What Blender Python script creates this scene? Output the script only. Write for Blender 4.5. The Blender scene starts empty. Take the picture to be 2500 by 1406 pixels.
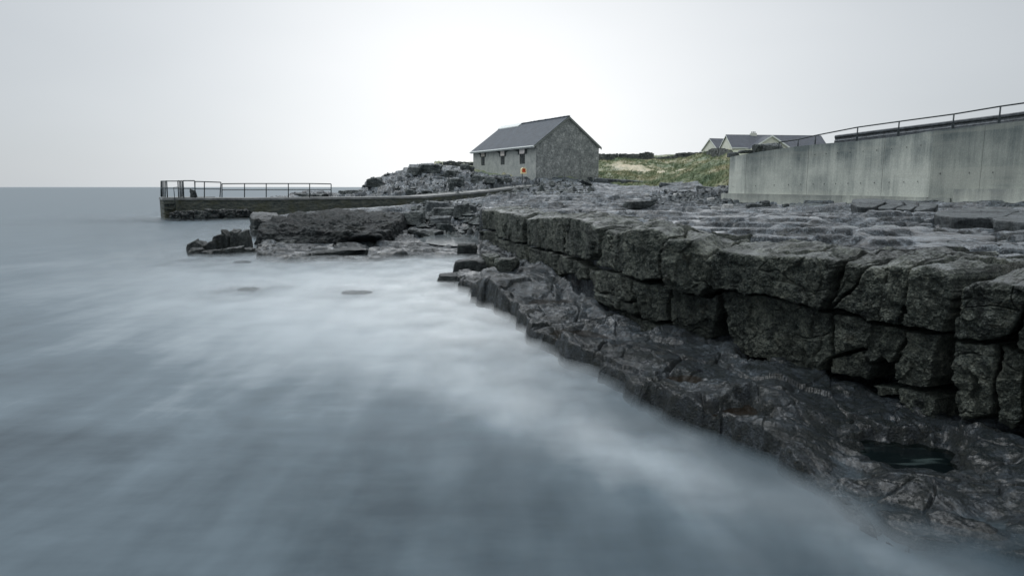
import bpy, math, random
import numpy as np
from mathutils import Vector
random.seed(7); rng = np.random.default_rng(7)
S = bpy.context.scene
COL = S.collection
# ------------------------------------------------------------------ camera
F = 1667.0; EYE = 2.4; TH = math.atan((703-457)/F); ST, CT = math.sin(TH), math.cos(TH)
cam_d = bpy.data.cameras.new('camera'); cam = bpy.data.objects.new('camera', cam_d); COL.objects.link(cam)
cam_d.sensor_width = 36; cam_d.lens = F/2500*36; cam_d.clip_start = 0.05; cam_d.clip_end = 40000
cam.location = (0, 0, EYE); cam.rotation_euler = (math.pi/2-TH, 0, 0); S.camera = cam
# ------------------------------------------------------------------ sky
SUN_EL, SUN_AZ = math.radians(60), math.radians(-75)      # azimuth to the right of the view direction (+Y)
W = bpy.data.worlds.new("World"); S.world = W; W.use_nodes = True
nt = W.node_tree; nt.nodes.clear()
def N(tree, typ, **kw):
    n = tree.nodes.new(typ)
    for k, v in kw.items():
        if k.startswith('i_'):
            n.inputs[k[2:].replace('_', ' ')].default_value = v
        else: setattr(n, k, v)
    return n
def mth(tree, op, a, b=None, c=None, clamp=False):
    n = tree.nodes.new('ShaderNodeMath'); n.operation = op; n.use_clamp = clamp
    for i, v in enumerate((a, b, c)):
        if v is None: continue
        if isinstance(v, (int, float)): n.inputs[i].default_value = v
        else: tree.links.new(v, n.inputs[i])
    return n.outputs[0]
def ramp(tree, src, stops, interp='LINEAR'):
    n = tree.nodes.new('ShaderNodeValToRGB'); n.color_ramp.interpolation = interp
    el = n.color_ramp.elements
    while len(el) < len(stops): el.new(0.5)
    for e, (p, c) in zip(el, stops):
        e.position = p; e.color = (c[0], c[1], c[2], 1) if isinstance(c, (tuple, list)) else (c, c, c, 1)
    tree.links.new(src, n.inputs[0]); return n.outputs[0]
def mixc(tree, f, a, b, mode='MIX'):
    n = tree.nodes.new('ShaderNodeMix'); n.data_type = 'RGBA'; n.blend_type = mode
    for idx, v in ((0, f), (6, a), (7, b)):
        if isinstance(v, (int, float)): n.inputs[idx].default_value = v if idx == 0 else (v, v, v, 1)
        elif isinstance(v, (tuple, list)): n.inputs[idx].default_value = (v[0], v[1], v[2], 1)
        else: tree.links.new(v, n.inputs[idx])
    return n.outputs[2]
tc = N(nt, 'ShaderNodeTexCoord')
def glow(dirv, width):
    d = Vector(dirv).normalized()
    n = N(nt, 'ShaderNodeVectorMath', operation='DISTANCE'); nt.links.new(tc.outputs['Generated'], n.inputs[0]); n.inputs[1].default_value = d
    q = mth(nt, 'DIVIDE', n.outputs['Value'], width); q = mth(nt, 'MULTIPLY', q, q); q = mth(nt, 'MULTIPLY', q, -1.0)
    return mth(nt, 'EXPONENT', q)
g1 = glow((-0.06, 1, 0.08), 0.44)       # thin bright cloud in front of the viewer
g2 = glow((0.15, 1, -0.03), 0.40)
nz = N(nt, 'ShaderNodeTexNoise'); nz.inputs['Scale'].default_value = 1.6; nz.inputs['Detail'].default_value = 3
mp = N(nt, 'ShaderNodeMapping'); mp.inputs['Scale'].default_value = (1, 1, 3.2); nt.links.new(tc.outputs['Generated'], mp.inputs[0]); nt.links.new(mp.outputs[0], nz.inputs['Vector'])
sep = N(nt, 'ShaderNodeSeparateXYZ'); nt.links.new(tc.outputs['Generated'], sep.inputs[0])
front = mth(nt, 'MULTIPLY_ADD', sep.outputs['Y'], 0.0, 0.50)
v = mth(nt, 'MULTIPLY_ADD', g1, 0.46, front); v = mth(nt, 'MULTIPLY_ADD', g2, 0.10, v)
v = mth(nt, 'MULTIPLY_ADD', mth(nt, 'SUBTRACT', nz.outputs['Fac'], 0.5), 0.16, v)
zen = N(nt, 'ShaderNodeMapRange'); zen.interpolation_type = 'SMOOTHSTEP'; zen.inputs[1].default_value = 0.30; zen.inputs[2].default_value = 0.85; zen.inputs[4].default_value = 0.72
nt.links.new(sep.outputs['Z'], zen.inputs[0]); v = mth(nt, 'ADD', v, zen.outputs[0])      # overcast: the zenith is the brightest part
vcol = mixc(nt, 1.0, v, ramp(nt, v, [(0.3, (0.91, 0.995, 1.07)), (0.7, (0.955, 0.998, 1.035)), (1.0, (0.985, 1.0, 1.01))]), 'MULTIPLY')
sky = N(nt, 'ShaderNodeTexSky', sky_type='NISHITA', sun_disc=False, sun_elevation=SUN_EL, sun_rotation=SUN_AZ)
skb = N(nt, 'ShaderNodeBackground', i_Strength=0.006); nt.links.new(sky.outputs[0], skb.inputs['Color'])
bg = N(nt, 'ShaderNodeBackground', i_Strength=1.0); nt.links.new(vcol, bg.inputs['Color'])
add = N(nt, 'ShaderNodeAddShader'); nt.links.new(bg.outputs[0], add.inputs[0]); nt.links.new(skb.outputs[0], add.inputs[1])
wo = N(nt, 'ShaderNodeOutputWorld'); nt.links.new(add.outputs[0], wo.inputs['Surface'])
sun_d = bpy.data.lights.new('sun', 'SUN'); sun_d.energy = 1.5; sun_d.angle = math.radians(40); sun_d.color = (0.97, 0.99, 1.0)
sun = bpy.data.objects.new('sun', sun_d); COL.objects.link(sun)
sd_ = Vector((math.sin(SUN_AZ)*math.cos(SUN_EL), math.cos(SUN_AZ)*math.cos(SUN_EL), math.sin(SUN_EL)))
sun.rotation_euler = sd_.to_track_quat('Z', 'Y').to_euler()
S.view_settings.view_transform = 'Standard'; S.view_settings.look = 'None'; S.view_settings.exposure = 0.0; S.view_settings.gamma = 1.0
S.render.engine = 'CYCLES'; S.cycles.transparent_max_bounces = 24; S.cycles.max_bounces = 4; S.cycles.diffuse_bounces = 2; S.cycles.glossy_bounces = 2

# ------------------------------------------------------------------ view geometry helpers (pixels of the 2500-wide photo -> metres)
def ray(px, py):
    xc = (np.asarray(px, float)-1250)/F; yc = (703-np.asarray(py, float))/F
    dy = CT+yc*ST
    return xc/dy, (-ST+yc*CT)/dy            # X/Y and (Z-EYE)/Y
def P(px, py, Y):
    a, e = ray(px, py); return np.array([a*Y, Y+0*a, EYE+e*Y])
def G(px, py, z):
    a, e = ray(px, py); Y = (z-EYE)/e; return np.array([a*Y, Y, z+0*a])
def AZ(px, py=560): return float(ray(px, py)[0])
def sstep(a, b, x):
    t = np.clip((x-a)/(b-a), 0, 1); return t*t*(3-2*t)

# ------------------------------------------------------------------ noise in numpy
_ga = rng.random(256)*2*np.pi; GT2 = np.stack([np.cos(_ga), np.sin(_ga)], 1).astype(np.float32)*1.5
_g3 = rng.normal(size=(256, 3)); GT3 = (_g3/np.linalg.norm(_g3, axis=1)[:, None]).astype(np.float32)*1.5
PT = rng.permutation(256).astype(np.int32); PT = np.concatenate([PT, PT, PT])
def hs(ix, iy, iz=None, seed=0):
    h = PT[(ix+seed*17) & 255]; h = PT[h+(iy & 255)]
    if iz is not None: h = PT[h+(iz & 255)]
    return h
def perlin2(x, y, seed=0):
    xi = np.floor(x); yi = np.floor(y); fx = (x-xi).astype(np.float32); fy = (y-yi).astype(np.float32)
    xi = xi.astype(np.int32); yi = yi.astype(np.int32)
    u = fx*fx*fx*(fx*(fx*6-15)+10); v = fy*fy*fy*(fy*(fy*6-15)+10)
    def c(dx, dy):
        g = GT2[hs(xi+dx, yi+dy, seed=seed)]; return g[..., 0]*(fx-dx)+g[..., 1]*(fy-dy)
    a = c(0, 0); a += u*(c(1, 0)-a); b = c(0, 1); b += u*(c(1, 1)-b)
    return a+v*(b-a)
def perlin3(x, y, z, seed=0):
    xi = np.floor(x); yi = np.floor(y); zi = np.floor(z); fx = x-xi; fy = y-yi; fz = z-zi
    xi = xi.astype(np.int32); yi = yi.astype(np.int32); zi = zi.astype(np.int32)
    s = lambda t: t*t*t*(t*(t*6-15)+10)
    u, v, w = s(fx), s(fy), s(fz)
    def c(dx, dy, dz):
        g = GT3[hs(xi+dx, yi+dy, zi+dz, seed=seed)]; return g[..., 0]*(fx-dx)+g[..., 1]*(fy-dy)+g[..., 2]*(fz-dz)
    l = lambda a, b, t: a+t*(b-a)
    return l(l(l(c(0,0,0), c(1,0,0), u), l(c(0,1,0), c(1,1,0), u), v), l(l(c(0,0,1), c(1,0,1), u), l(c(0,1,1), c(1,1,1), u), v), w)
def fbm2(x, y, o=4, seed=0, gain=0.5, ridged=False, sp=None, f0=1.0):
    r = 0; a = 1.0
    for i in range(o):
        if sp is not None:                       # fade octaves finer than the mesh can carry
            wgt = np.clip(1.6-3.2*f0*2.03**i*sp, 0, 1); n = perlin2(x*2.03**i+i*7.1, y*2.03**i-i*3.3, seed+i); r = r+a*n*wgt; a *= gain; continue
        n = perlin2(x*2.03**i+i*7.1, y*2.03**i-i*3.3, seed+i)
        r = r+a*((0.5-np.abs(n)*2) if ridged else n); a *= gain
    return r
def fbm3(p, sc, o=4, seed=0, gain=0.5):
    r = 0; a = 1.0
    for i in range(o):
        q = p*(sc*2.03**i)+i*5.7; r = r+a*perlin3(q[:, 0], q[:, 1], q[:, 2], seed+i); a *= gain
    return r
def voro2(x, y, seed=0, jit=0.85):
    xi = np.floor(x).astype(np.int32); yi = np.floor(y).astype(np.int32)
    f1 = np.full(x.shape, 9.0); f2 = f1.copy(); cid = np.zeros(x.shape, np.int32)
    for dx in (-1, 0, 1):
        for dy in (-1, 0, 1):
            h = hs(xi+dx, yi+dy, seed=seed); h2 = PT[h+91]
            d = np.hypot(xi+dx+0.5+(h/255-0.5)*jit-x, yi+dy+0.5+(h2/255-0.5)*jit-y)
            n = d < f1
            f2 = np.where(n, f1, np.minimum(f2, d)); cid = np.where(n, h, cid); f1 = np.where(n, d, f1)
    return f1, f2, cid/255.0
def polydist(px, py, poly):
    """signed distance, positive inside"""
    poly = np.asarray(poly, float); n = len(poly); best = np.full(px.shape, 1e9); ins = np.zeros(px.shape, bool)
    for i in range(n):
        ax, ay = poly[i]; bx, by = poly[(i+1) % n]; ex, ey = bx-ax, by-ay
        t = np.clip(((px-ax)*ex+(py-ay)*ey)/(ex*ex+ey*ey+1e-12), 0, 1)
        best = np.minimum(best, (px-ax-t*ex)**2+(py-ay-t*ey)**2)
        c = ((ay > py) != (by > py))
        with np.errstate(divide='ignore', invalid='ignore'):
            xx = ax+(py-ay)*ex/(ey if ey != 0 else 1e-12)
        ins ^= c & (px < xx)
    d = np.sqrt(best); return np.where(ins, d, -d)

# ------------------------------------------------------------------ object helpers
def link(o, parent=None):
    COL.objects.link(o)
    if parent is not None: o.parent = parent
    return o
def tag(o, label=None, cat=None, group=None, kind=None):
    if label: o['label'] = label
    if cat: o['category'] = cat
    if group: o['group'] = group
    if kind: o['kind'] = kind
    return o
def empty(name, loc, rz=0, **kw):
    o = bpy.data.objects.new(name, None); link(o); o.location = loc; o.rotation_euler = (0, 0, rz); o.empty_display_size = 0.3
    return tag(o, **kw)
def grid_mesh(name, V, nr, nc, keep=None, smooth=True, attrs=None):
    """V: (nr*nc,3)"""
    idx = np.arange(nr*nc, dtype=np.int32).reshape(nr, nc)
    q = np.stack([idx[:-1, :-1], idx[:-1, 1:], idx[1:, 1:], idx[1:, :-1]], -1).reshape(-1, 4)
    if keep is not None:
        k = keep.reshape(nr, nc); kk = (k[:-1, :-1] | k[:-1, 1:] | k[1:, 1:] | k[1:, :-1]).reshape(-1); q = q[kk]
        used = np.zeros(nr*nc, bool); used[q.reshape(-1)] = True
        remap = np.cumsum(used)-1; V = V[used]; q = remap[q].astype(np.int32)
        if attrs: attrs = {a: b[used] for a, b in attrs.items()}
    return raw_mesh(name, V, q, smooth, attrs)
def raw_mesh(name, V, q, smooth=True, attrs=None):
    me = bpy.data.meshes.new(name); nv = len(V); nf = len(q); k = q.shape[1]
    me.vertices.add(nv); me.vertices.foreach_set('co', np.ascontiguousarray(V, np.float32).reshape(-1))
    me.loops.add(nf*k); me.loops.foreach_set('vertex_index', np.ascontiguousarray(q, np.int32).reshape(-1))
    me.polygons.add(nf); me.polygons.foreach_set('loop_start', np.arange(nf, dtype=np.int32)*k)
    me.polygons.foreach_set('loop_total', np.full(nf, k, np.int32))
    me.polygons.foreach_set('use_smooth', np.full(nf, smooth, bool))
    me.update(calc_edges=True)
    if attrs:
        for a, b in attrs.items():
            at = me.attributes.new(a, 'FLOAT', 'POINT'); at.data.foreach_set('value', np.ascontiguousarray(b, np.float32))
    return me
class MB:
    """collects simple shapes into one mesh"""
    def __init__(s): s.v = []; s.f = []
    def add(s, vs, fs):
        b = len(s.v); s.v += [tuple(float(c) for c in p) for p in vs]; s.f += [tuple(b+i for i in f) for f in fs]; return s
    def hexa(s, b4, t4):
        """bottom four and top four corners, counter-clockwise seen from above"""
        return s.add(list(b4)+list(t4), [(3, 2, 1, 0), (4, 5, 6, 7), (0, 1, 5, 4), (1, 2, 6, 5), (2, 3, 7, 6), (3, 0, 4, 7)])
    def box(s, c, d, rz=0):
        x, y, z = d[0]/2, d[1]/2, d[2]/2; cs, sn = math.cos(rz), math.sin(rz)
        f = lambda a, b, e: (c[0]+a*cs-b*sn, c[1]+a*sn+b*cs, c[2]+e)
        return s.hexa([f(-x, -y, -z), f(x, -y, -z), f(x, y, -z), f(-x, y, -z)], [f(-x, -y, z), f(x, -y, z), f(x, y, z), f(-x, y, z)])
    def tube(s, pts, r, n=8, caps=True):
        pts = [Vector(p) for p in pts]; rings = []
        up0 = Vector((0, 0, 1))
        for i, p in enumerate(pts):
            t = (pts[min(i+1, len(pts)-1)]-pts[max(i-1, 0)]).normalized()
            u = t.cross(up0 if abs(t.z) < 0.9 else Vector((1, 0, 0))).normalized(); w = t.cross(u)
            rr = r[i] if isinstance(r, (list, tuple)) else r
            rings.append([p+u*math.cos(2*math.pi*k/n)*rr+w*math.sin(2*math.pi*k/n)*rr for k in range(n)])
        vs = [q for rg in rings for q in rg]; fs = []
        for i in range(len(rings)-1):
            for k in range(n):
                fs.append((i*n+k, i*n+(k+1) % n, (i+1)*n+(k+1) % n, (i+1)*n+k))
        if caps: fs += [tuple(range(n))[::-1], tuple((len(rings)-1)*n+k for k in range(n))]
        return s.add(vs, fs)
    def build(s, name, mat, parent=None, smooth=False, bevel=0, local=True):
        vs = s.v
        if parent is not None and local:       # vertices are given in world space: bring them into the parent's space
            bpy.context.view_layer.update(); mi = parent.matrix_world.inverted(); vs = [mi @ Vector(p) for p in vs]
        me = bpy.data.meshes.new(name); me.from_pydata([tuple(p) for p in vs], [], s.f); me.validate(); me.update()
        for p in me.polygons: p.use_smooth = smooth
        o = bpy.data.objects.new(name, me); link(o, parent)
        me.materials.append(mat)
        if bevel:
            m = o.modifiers.new('bevel', 'BEVEL'); m.width = bevel; m.segments = 2; m.limit_method = 'ANGLE'
        return o
# ------------------------------------------------------------------ materials
def newmat(name):
    m = bpy.data.materials.new(name); m.use_nodes = True; t = m.node_tree; t.nodes.clear()
    out = t.nodes.new('ShaderNodeOutputMaterial'); b = t.nodes.new('ShaderNodeBsdfPrincipled'); t.links.new(b.outputs[0], out.inputs[0])
    return m, t, b, out
def tex(t, kind, scale, vec=None, detail=4, rough=0.55, stretch=None, coord='Object', **kw):
    if vec is None:
        c = t.nodes.new('ShaderNodeTexCoord'); vec = c.outputs[coord]
        if coord == 'World':
            pass
    if stretch:
        mpn = t.nodes.new('ShaderNodeMapping'); mpn.inputs['Scale'].default_value = stretch; t.links.new(vec, mpn.inputs[0]); vec = mpn.outputs[0]
    n = t.nodes.new({'noise': 'ShaderNodeTexNoise', 'voro': 'ShaderNodeTexVoronoi', 'wave': 'ShaderNodeTexWave'}[kind])
    n.inputs['Scale'].default_value = scale
    if kind == 'noise': n.inputs['Detail'].default_value = detail; n.inputs['Roughness'].default_value = rough
    for k, v_ in kw.items(): setattr(n, k, v_)
    t.links.new(vec, n.inputs['Vector']); return n
def geo_pos(t):
    g = t.nodes.new('ShaderNodeNewGeometry'); return g
def bump(t, h, strength, dist, prev=None):
    b = t.nodes.new('ShaderNodeBump'); b.inputs['Strength'].default_value = strength; b.inputs['Distance'].default_value = dist
    t.links.new(h, b.inputs['Height'])
    if prev is not None: t.links.new(prev, b.inputs['Normal'])
    return b.outputs[0]
def rock_mat(name, dark=(0.004, 0.007, 0.010), mid=(0.050, 0.064, 0.076), pale=(0.23, 0.27, 0.305), wet=0.5, lich=0.5, fine=1.0, grass=False):
    m, t, b, out = newmat(name); g = geo_pos(t); pos = g.outputs['Position']
    big = tex(t, 'noise', 0.9, pos, 5, 0.6).outputs['Fac']
    medn = tex(t, 'noise', 7.0*fine, pos, 6, 0.7).outputs['Fac']
    fin = tex(t, 'noise', 42.0*fine, pos, 4, 0.7).outputs['Fac']
    vor = tex(t, 'voro', 42.0*fine, pos).outputs['Distance']
    streak = tex(t, 'noise', 5.0*fine, pos, 4, 0.6, stretch=(1, 1, 0.22)).outputs['Fac']
    s = mth(t, 'ADD', mth(t, 'MULTIPLY', big, 0.22), mth(t, 'MULTIPLY', medn, 0.20)); s = mth(t, 'ADD', s, mth(t, 'MULTIPLY', fin, 0.26)); s = mth(t, 'ADD', s, mth(t, 'MULTIPLY', tex(t, 'noise', 17.0*fine, pos, 4, 0.7).outputs['Fac'], 0.18)); s = mth(t, 'ADD', s, mth(t, 'MULTIPLY', streak, 0.14))
    c = ramp(t, s, [(0.435, dark), (0.50, mid), (0.578, pale)])
    # pale lichen and barnacle specks
    sp = mth(t, 'MULTIPLY', ramp(t, vor, [(0.12, 1.0), (0.34, 0.0)]), ramp(t, tex(t, 'noise', 3.1*fine, pos, 5, 0.7).outputs['Fac'], [(0.42, 0.0), (0.58, 1.0)]))
    c = mixc(t, mth(t, 'MULTIPLY', sp, lich), c, (0.19, 0.215, 0.21))
    # dark algae patches and ochre hints
    al = ramp(t, tex(t, 'noise', 1.7, pos, 6, 0.65).outputs['Fac'], [(0.52, 0.0), (0.64, 1.0)])
    c = mixc(t, mth(t, 'MULTIPLY', al, 0.55), c, (0.012, 0.017, 0.013))
    oc = ramp(t, tex(t, 'noise', 2.3, pos, 6, 0.7, stretch=(1, 1, 2)).outputs['Fac'], [(0.60, 0.0), (0.72, 1.0)])
    c = mixc(t, mth(t, 'MULTIPLY', oc, 0.25), c, (0.10, 0.075, 0.035))
    # rock that carries water is glossier on its level tops
    sx = t.nodes.new('ShaderNodeSeparateXYZ'); t.links.new(g.outputs['Normal'], sx.inputs[0])
    upn = ramp(t, sx.outputs['Z'], [(0.55, 0.0), (0.93, 1.0)])
    pud = ramp(t, tex(t, 'noise', 0.55, pos, 5, 0.62, stretch=(0.7, 1.0, 1)).outputs['Fac'], [(0.44, 0.0), (0.62, 1.0)])
    wetf = mth(t, 'MULTIPLY', mth(t, 'MULTIPLY', upn, mth(t, 'MULTIPLY_ADD', pud, 0.5, 0.5)), wet, clamp=True)
    r = t.nodes.new('ShaderNodeMapRange'); t.links.new(wetf, r.inputs[0]); r.inputs[3].default_value = 0.62; r.inputs[4].default_value = 0.22
    t.links.new(r.outputs[0], b.inputs['Roughness'])
    n0 = bump(t, medn, 0.55, 0.09/fine); mid2 = tex(t, 'noise', 19.0*fine, pos, 5, 0.75).outputs['Fac']
    n1 = bump(t, medn, 0.8, (0.05 if grass else 0.11)/fine); n1 = bump(t, mid2, 1.0, (0.045 if grass else 0.07)/fine, n1); n1 = bump(t, fin, 1.0, 0.04/fine, n1); n1 = bump(t, vor, 0.5, 0.014/fine, n1)
    pa_ = t.nodes.new('ShaderNodeAttribute'); pa_.attribute_name = 'puddle'; PUD = pa_.outputs['Fac']
    wetf = mth(t, 'MAXIMUM', wetf, mth(t, 'MULTIPLY', PUD, upn))
    fb1 = bump(t, medn, 0.25, 0.05/fine); cf = bump(t, fin, 0.30, 0.014/fine, fb1); dry = mth(t, 'MULTIPLY_ADD', PUD, -0.7, 1.0)
    for nn_, st_v in ((fb1.node, 0.22), (cf.node, 0.30)): t.links.new(mth(t, 'MULTIPLY', dry, st_v), nn_.inputs['Strength']); t.links.new(cf, b.inputs['Coat Normal'])
    gr_ = mth(t, 'ADD', mth(t, 'ADD', mth(t, 'MULTIPLY', medn, 0.35), mth(t, 'MULTIPLY', mid2, 0.35)), mth(t, 'MULTIPLY', fin, 0.30))
    t.links.new(mth(t, 'MAXIMUM', mth(t, 'MULTIPLY', wetf, ramp(t, gr_, [(0.46, 0.0), (0.53, 1.0)])), mth(t, 'MULTIPLY', mth(t, 'MULTIPLY', PUD, upn), 0.9)), b.inputs['Coat Weight']); b.inputs['Coat Roughness'].default_value = 0.16; b.inputs['Coat IOR'].default_value = 1.62 if grass else 1.5; b.inputs['Coat Tint'].default_value = (0.9, 0.95, 1.0, 1)
    b.inputs['Specular IOR Level'].default_value = 0.32
    if grass:
        at = t.nodes.new('ShaderNodeAttribute'); at.attribute_name = 'grass'
        gn = tex(t, 'noise', 0.35, pos, 6, 0.62).outputs['Fac']; gf = tex(t, 'noise', 3.0, pos, 6, 0.8, stretch=(1, 0.6, 1)).outputs['Fac']
        gm = mth(t, 'ADD', mth(t, 'MULTIPLY', gn, 0.75), mth(t, 'MULTIPLY', gf, 0.25))
        gc = ramp(t, gm, [(0.38, (0.10, 0.14, 0.085)), (0.47, (0.15, 0.185, 0.11)), (0.54, (0.22, 0.23, 0.14)), (0.62, (0.34, 0.31, 0.21))])  # grass tones lightened and greyed: distance haze put into the colour
        ge = mth(t, 'GREATER_THAN', mth(t, 'ADD', at.outputs['Fac'], mth(t, 'MULTIPLY', mth(t, 'SUBTRACT', gf, 0.5), 0.6)), 0.5)
        at2 = t.nodes.new('ShaderNodeAttribute'); at2.attribute_name = 'sand'
        gc = mixc(t, mth(t, 'MULTIPLY', at2.outputs['Fac'], ramp(t, gf, [(0.36, 0.0), (0.5, 1.0)])), gc, (0.55, 0.48, 0.34))
        c = mixc(t, ge, c, gc)
        rr = mixc(t, ge, r.outputs[0], 0.9); t.links.new(rr, b.inputs['Roughness'])
        sl = mth(t, 'MULTIPLY_ADD', ge, -0.2, 0.32); t.links.new(sl, b.inputs['Specular IOR Level'])
        at3 = t.nodes.new('ShaderNodeAttribute'); at3.attribute_name = 'weed_shade'
        wn = tex(t, 'noise', 6.0, pos, 6, 0.75).outputs['Fac']
        wf = mth(t, 'MULTIPLY', at3.outputs['Fac'], ramp(t, wn, [(0.42, 0.0), (0.56, 1.0)]))
        c = mixc(t, mth(t, 'MULTIPLY', wf, 0.85), c, ramp(t, fin, [(0.4, (0.006, 0.010, 0.006)), (0.58, (0.020, 0.026, 0.013)), (0.70, (0.10, 0.07, 0.02))]))
    if grass: c = mixc(t, mth(t, 'MULTIPLY', at3.outputs['Fac'], 0.62), c, (0.009, 0.014, 0.018))  # further darkening: corner shade put into the ledge colour
    t.links.new(c, b.inputs['Base Color']); t.links.new(n1, b.inputs['Normal'])
    return m
M_SHORE = rock_mat('wet_limestone', wet=1.0, grass=True, fine=1.0)
M_CLIFF = rock_mat('cliff_limestone', dark=(0.006, 0.011, 0.012), mid=(0.056, 0.070, 0.060), pale=(0.22, 0.24, 0.20), wet=0.9, lich=0.9, fine=1.25)
M_BLOCK = rock_mat('block_limestone', dark=(0.008, 0.013, 0.016), mid=(0.062, 0.078, 0.082), pale=(0.18, 0.205, 0.20), wet=0.8, fine=0.7)
M_SLAB = rock_mat('pale_slab', dark=(0.03, 0.04, 0.046), mid=(0.10, 0.118, 0.128), pale=(0.21, 0.235, 0.245), wet=0.6, lich=0.25, fine=0.8)
M_REEF = rock_mat('dark_reef', dark=(0.004, 0.007, 0.009), mid=(0.024, 0.032, 0.035), pale=(0.08, 0.095, 0.09), wet=0.8, lich=0.3)
M_BIGSLAB = rock_mat('dark_slab_rock', dark=(0.003, 0.005, 0.007), mid=(0.014, 0.020, 0.023), pale=(0.05, 0.062, 0.065), wet=0.25, lich=0.25)
def flat_mat(name, col, rough=0.6, metal=0.0, var=0.15, scale=8, bmp=0.2, spec=0.5):
    m, t, b, out = newmat(name); pos = geo_pos(t).outputs['Position']
    n = tex(t, 'noise', scale, pos, 5, 0.65).outputs['Fac']
    lo = tuple(c*(1-var*2) for c in col); hi = tuple(min(1, c*(1+var*2)) for c in col)
    t.links.new(ramp(t, n, [(0.3, lo), (0.7, hi)]), b.inputs['Base Color'])
    b.inputs['Roughness'].default_value = rough; b.inputs['Metallic'].default_value = metal; b.inputs['Specular IOR Level'].default_value = spec
    if bmp: t.links.new(bump(t, n, bmp, 0.02), b.inputs['Normal'])
    return m
M_METAL = flat_mat('weathered_galvanised', (0.025, 0.035, 0.04), 0.5, 0.3, 0.3, 12, 0.1)
M_STEEL = flat_mat('grey_barrier_steel', (0.08, 0.09, 0.10), 0.45, 0.6, 0.25, 5, 0.1)
M_WHITE = flat_mat('white_paint', (0.62, 0.66, 0.66), 0.5, 0, 0.08)
M_CREAM = flat_mat('cream_render', (0.56, 0.58, 0.53), 0.8, 0, 0.05, 1.5)
M_YELLOW = flat_mat('pale_yellow_plastic', (0.85, 0.72, 0.42), 0.4, 0, 0.05)
M_ORANGE = flat_mat('orange_ring', (0.75, 0.12, 0.03), 0.5, 0, 0.1)
M_BLACK = flat_mat('black_glass', (0.02, 0.025, 0.03), 0.2, 0, 0.1, 4, 0)
M_ASPH = flat_mat('road_asphalt', (0.06, 0.065, 0.07), 0.85, 0, 0.2, 3)
def concrete_mat(name, base=(0.43, 0.46, 0.42), stain=(0.11, 0.135, 0.135)):
    m, t, b, out = newmat(name); g = geo_pos(t); pos = g.outputs['Position']
    st1 = tex(t, 'noise', 1.0, pos, 5, 0.6, stretch=(1, 1, 0.14)).outputs['Fac']
    st2 = tex(t, 'noise', 6.0, pos, 5, 0.65, stretch=(1, 1, 0.06)).outputs['Fac']
    bl = tex(t, 'noise', 0.8, pos, 5, 0.6).outputs['Fac']; fi = tex(t, 'noise', 18, pos, 5, 0.7).outputs['Fac']
    at = t.nodes.new('ShaderNodeAttribute'); at.attribute_name = 'height'      # 0 foot .. 1 top of the wall
    top = ramp(t, at.outputs['Fac'], [(0.45, 0.0), (1.0, 1.0)])
    a = mth(t, 'ADD', mth(t, 'MULTIPLY', st1, 0.42), mth(t, 'MULTIPLY', st2, 0.24)); a = mth(t, 'ADD', a, mth(t, 'MULTIPLY', bl, 0.34))
    a = mth(t, 'ADD', a, mth(t, 'MULTIPLY', top, 0.17))
    f = ramp(t, a, [(0.46, 0.0), (0.70, 1.0)])
    c = mixc(t, f, base, stain)
    c = mixc(t, 0.5, c, ramp(t, fi, [(0.3, 0.35), (0.7, 0.75)]), 'OVERLAY')
    band = tex(t, 'noise', 1.1, pos, 3, 0.5, stretch=(0.15, 0.15, 3)).outputs['Fac']
    c = mixc(t, mth(t, 'MULTIPLY', ramp(t, band, [(0.52, 0.0), (0.62, 1.0)]), 0.22), c, (0.33, 0.34, 0.30))
    t.links.new(c, b.inputs['Base Color']); b.inputs['Roughness'].default_value = 0.8
    t.links.new(bump(t, fi, 0.3, 0.02, bump(t, st2, 0.2, 0.02)), b.inputs['Normal'])
    return m
M_CONC = concrete_mat('streaked_concrete')
M_CONC2 = concrete_mat('darker_concrete', (0.26, 0.285, 0.26), (0.08, 0.10, 0.10))
M_FOOT = concrete_mat('footing_concrete', (0.44, 0.47, 0.42), (0.19, 0.21, 0.20))

# ------------------------------------------------------------------ terrain description
# cliff foot: (px, py on the ledge, depth)
CF = np.array([(1120, 565, 28.0), (1190, 605, 24.4), (1300, 660, 17.7), (1400, 725, 13.2), (1480, 775, 10.9), (1540, 812, 9.9), (1650, 835, 9.2), (1770, 865, 8.6), (2000, 925, 7.45), (2250, 995, 6.4), (2400, 1045, 5.8), (2500, 1080, 5.57), (2700, 1120, 5.2), (3100, 1180, 4.8)], float)
CFA = ray(CF[:, 0], CF[:, 1])[0]
def Ycl(a): return np.interp(a, CFA, CF[:, 2])
TOPL = np.array([(1100, 512), (1174, 513), (1216, 514), (1283, 526), (1291, 535), (1390, 529), (1450, 543), (1488, 563), (1502, 578), (1544, 556), (1619, 559), (1657, 583), (1705, 583), (1726, 615), (1738, 630), (1780, 610), (1860, 622), (1988, 624), (2055, 634), (2116, 650), (2164, 650), (2180, 641), (2244, 655), (2276, 644), (2314, 657), (2335, 690), (2359, 690), (2404, 685), (2500, 698), (2600, 710), (3100, 770)], float)
def rbf_fit(pts):
    p = np.array(pts, float); a, e = ray(p[:, 0], p[:, 1]); Y = p[:, 2]; z = EYE+e*Y
    q = np.stack([a*4, np.log(Y)*1.6], 1); n = len(q)
    r = np.linalg.norm(q[:, None]-q[None], axis=2); A = np.zeros((n+3, n+3)); A[:n, :n] = r+np.eye(n)*0.02
    A[:n, n] = 1; A[:n, n+1:] = q; A[n, :n] = 1; A[n+1:, :n] = q.T
    w = np.linalg.solve(A, np.concatenate([z, np.zeros(3)])); return q, w
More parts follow.
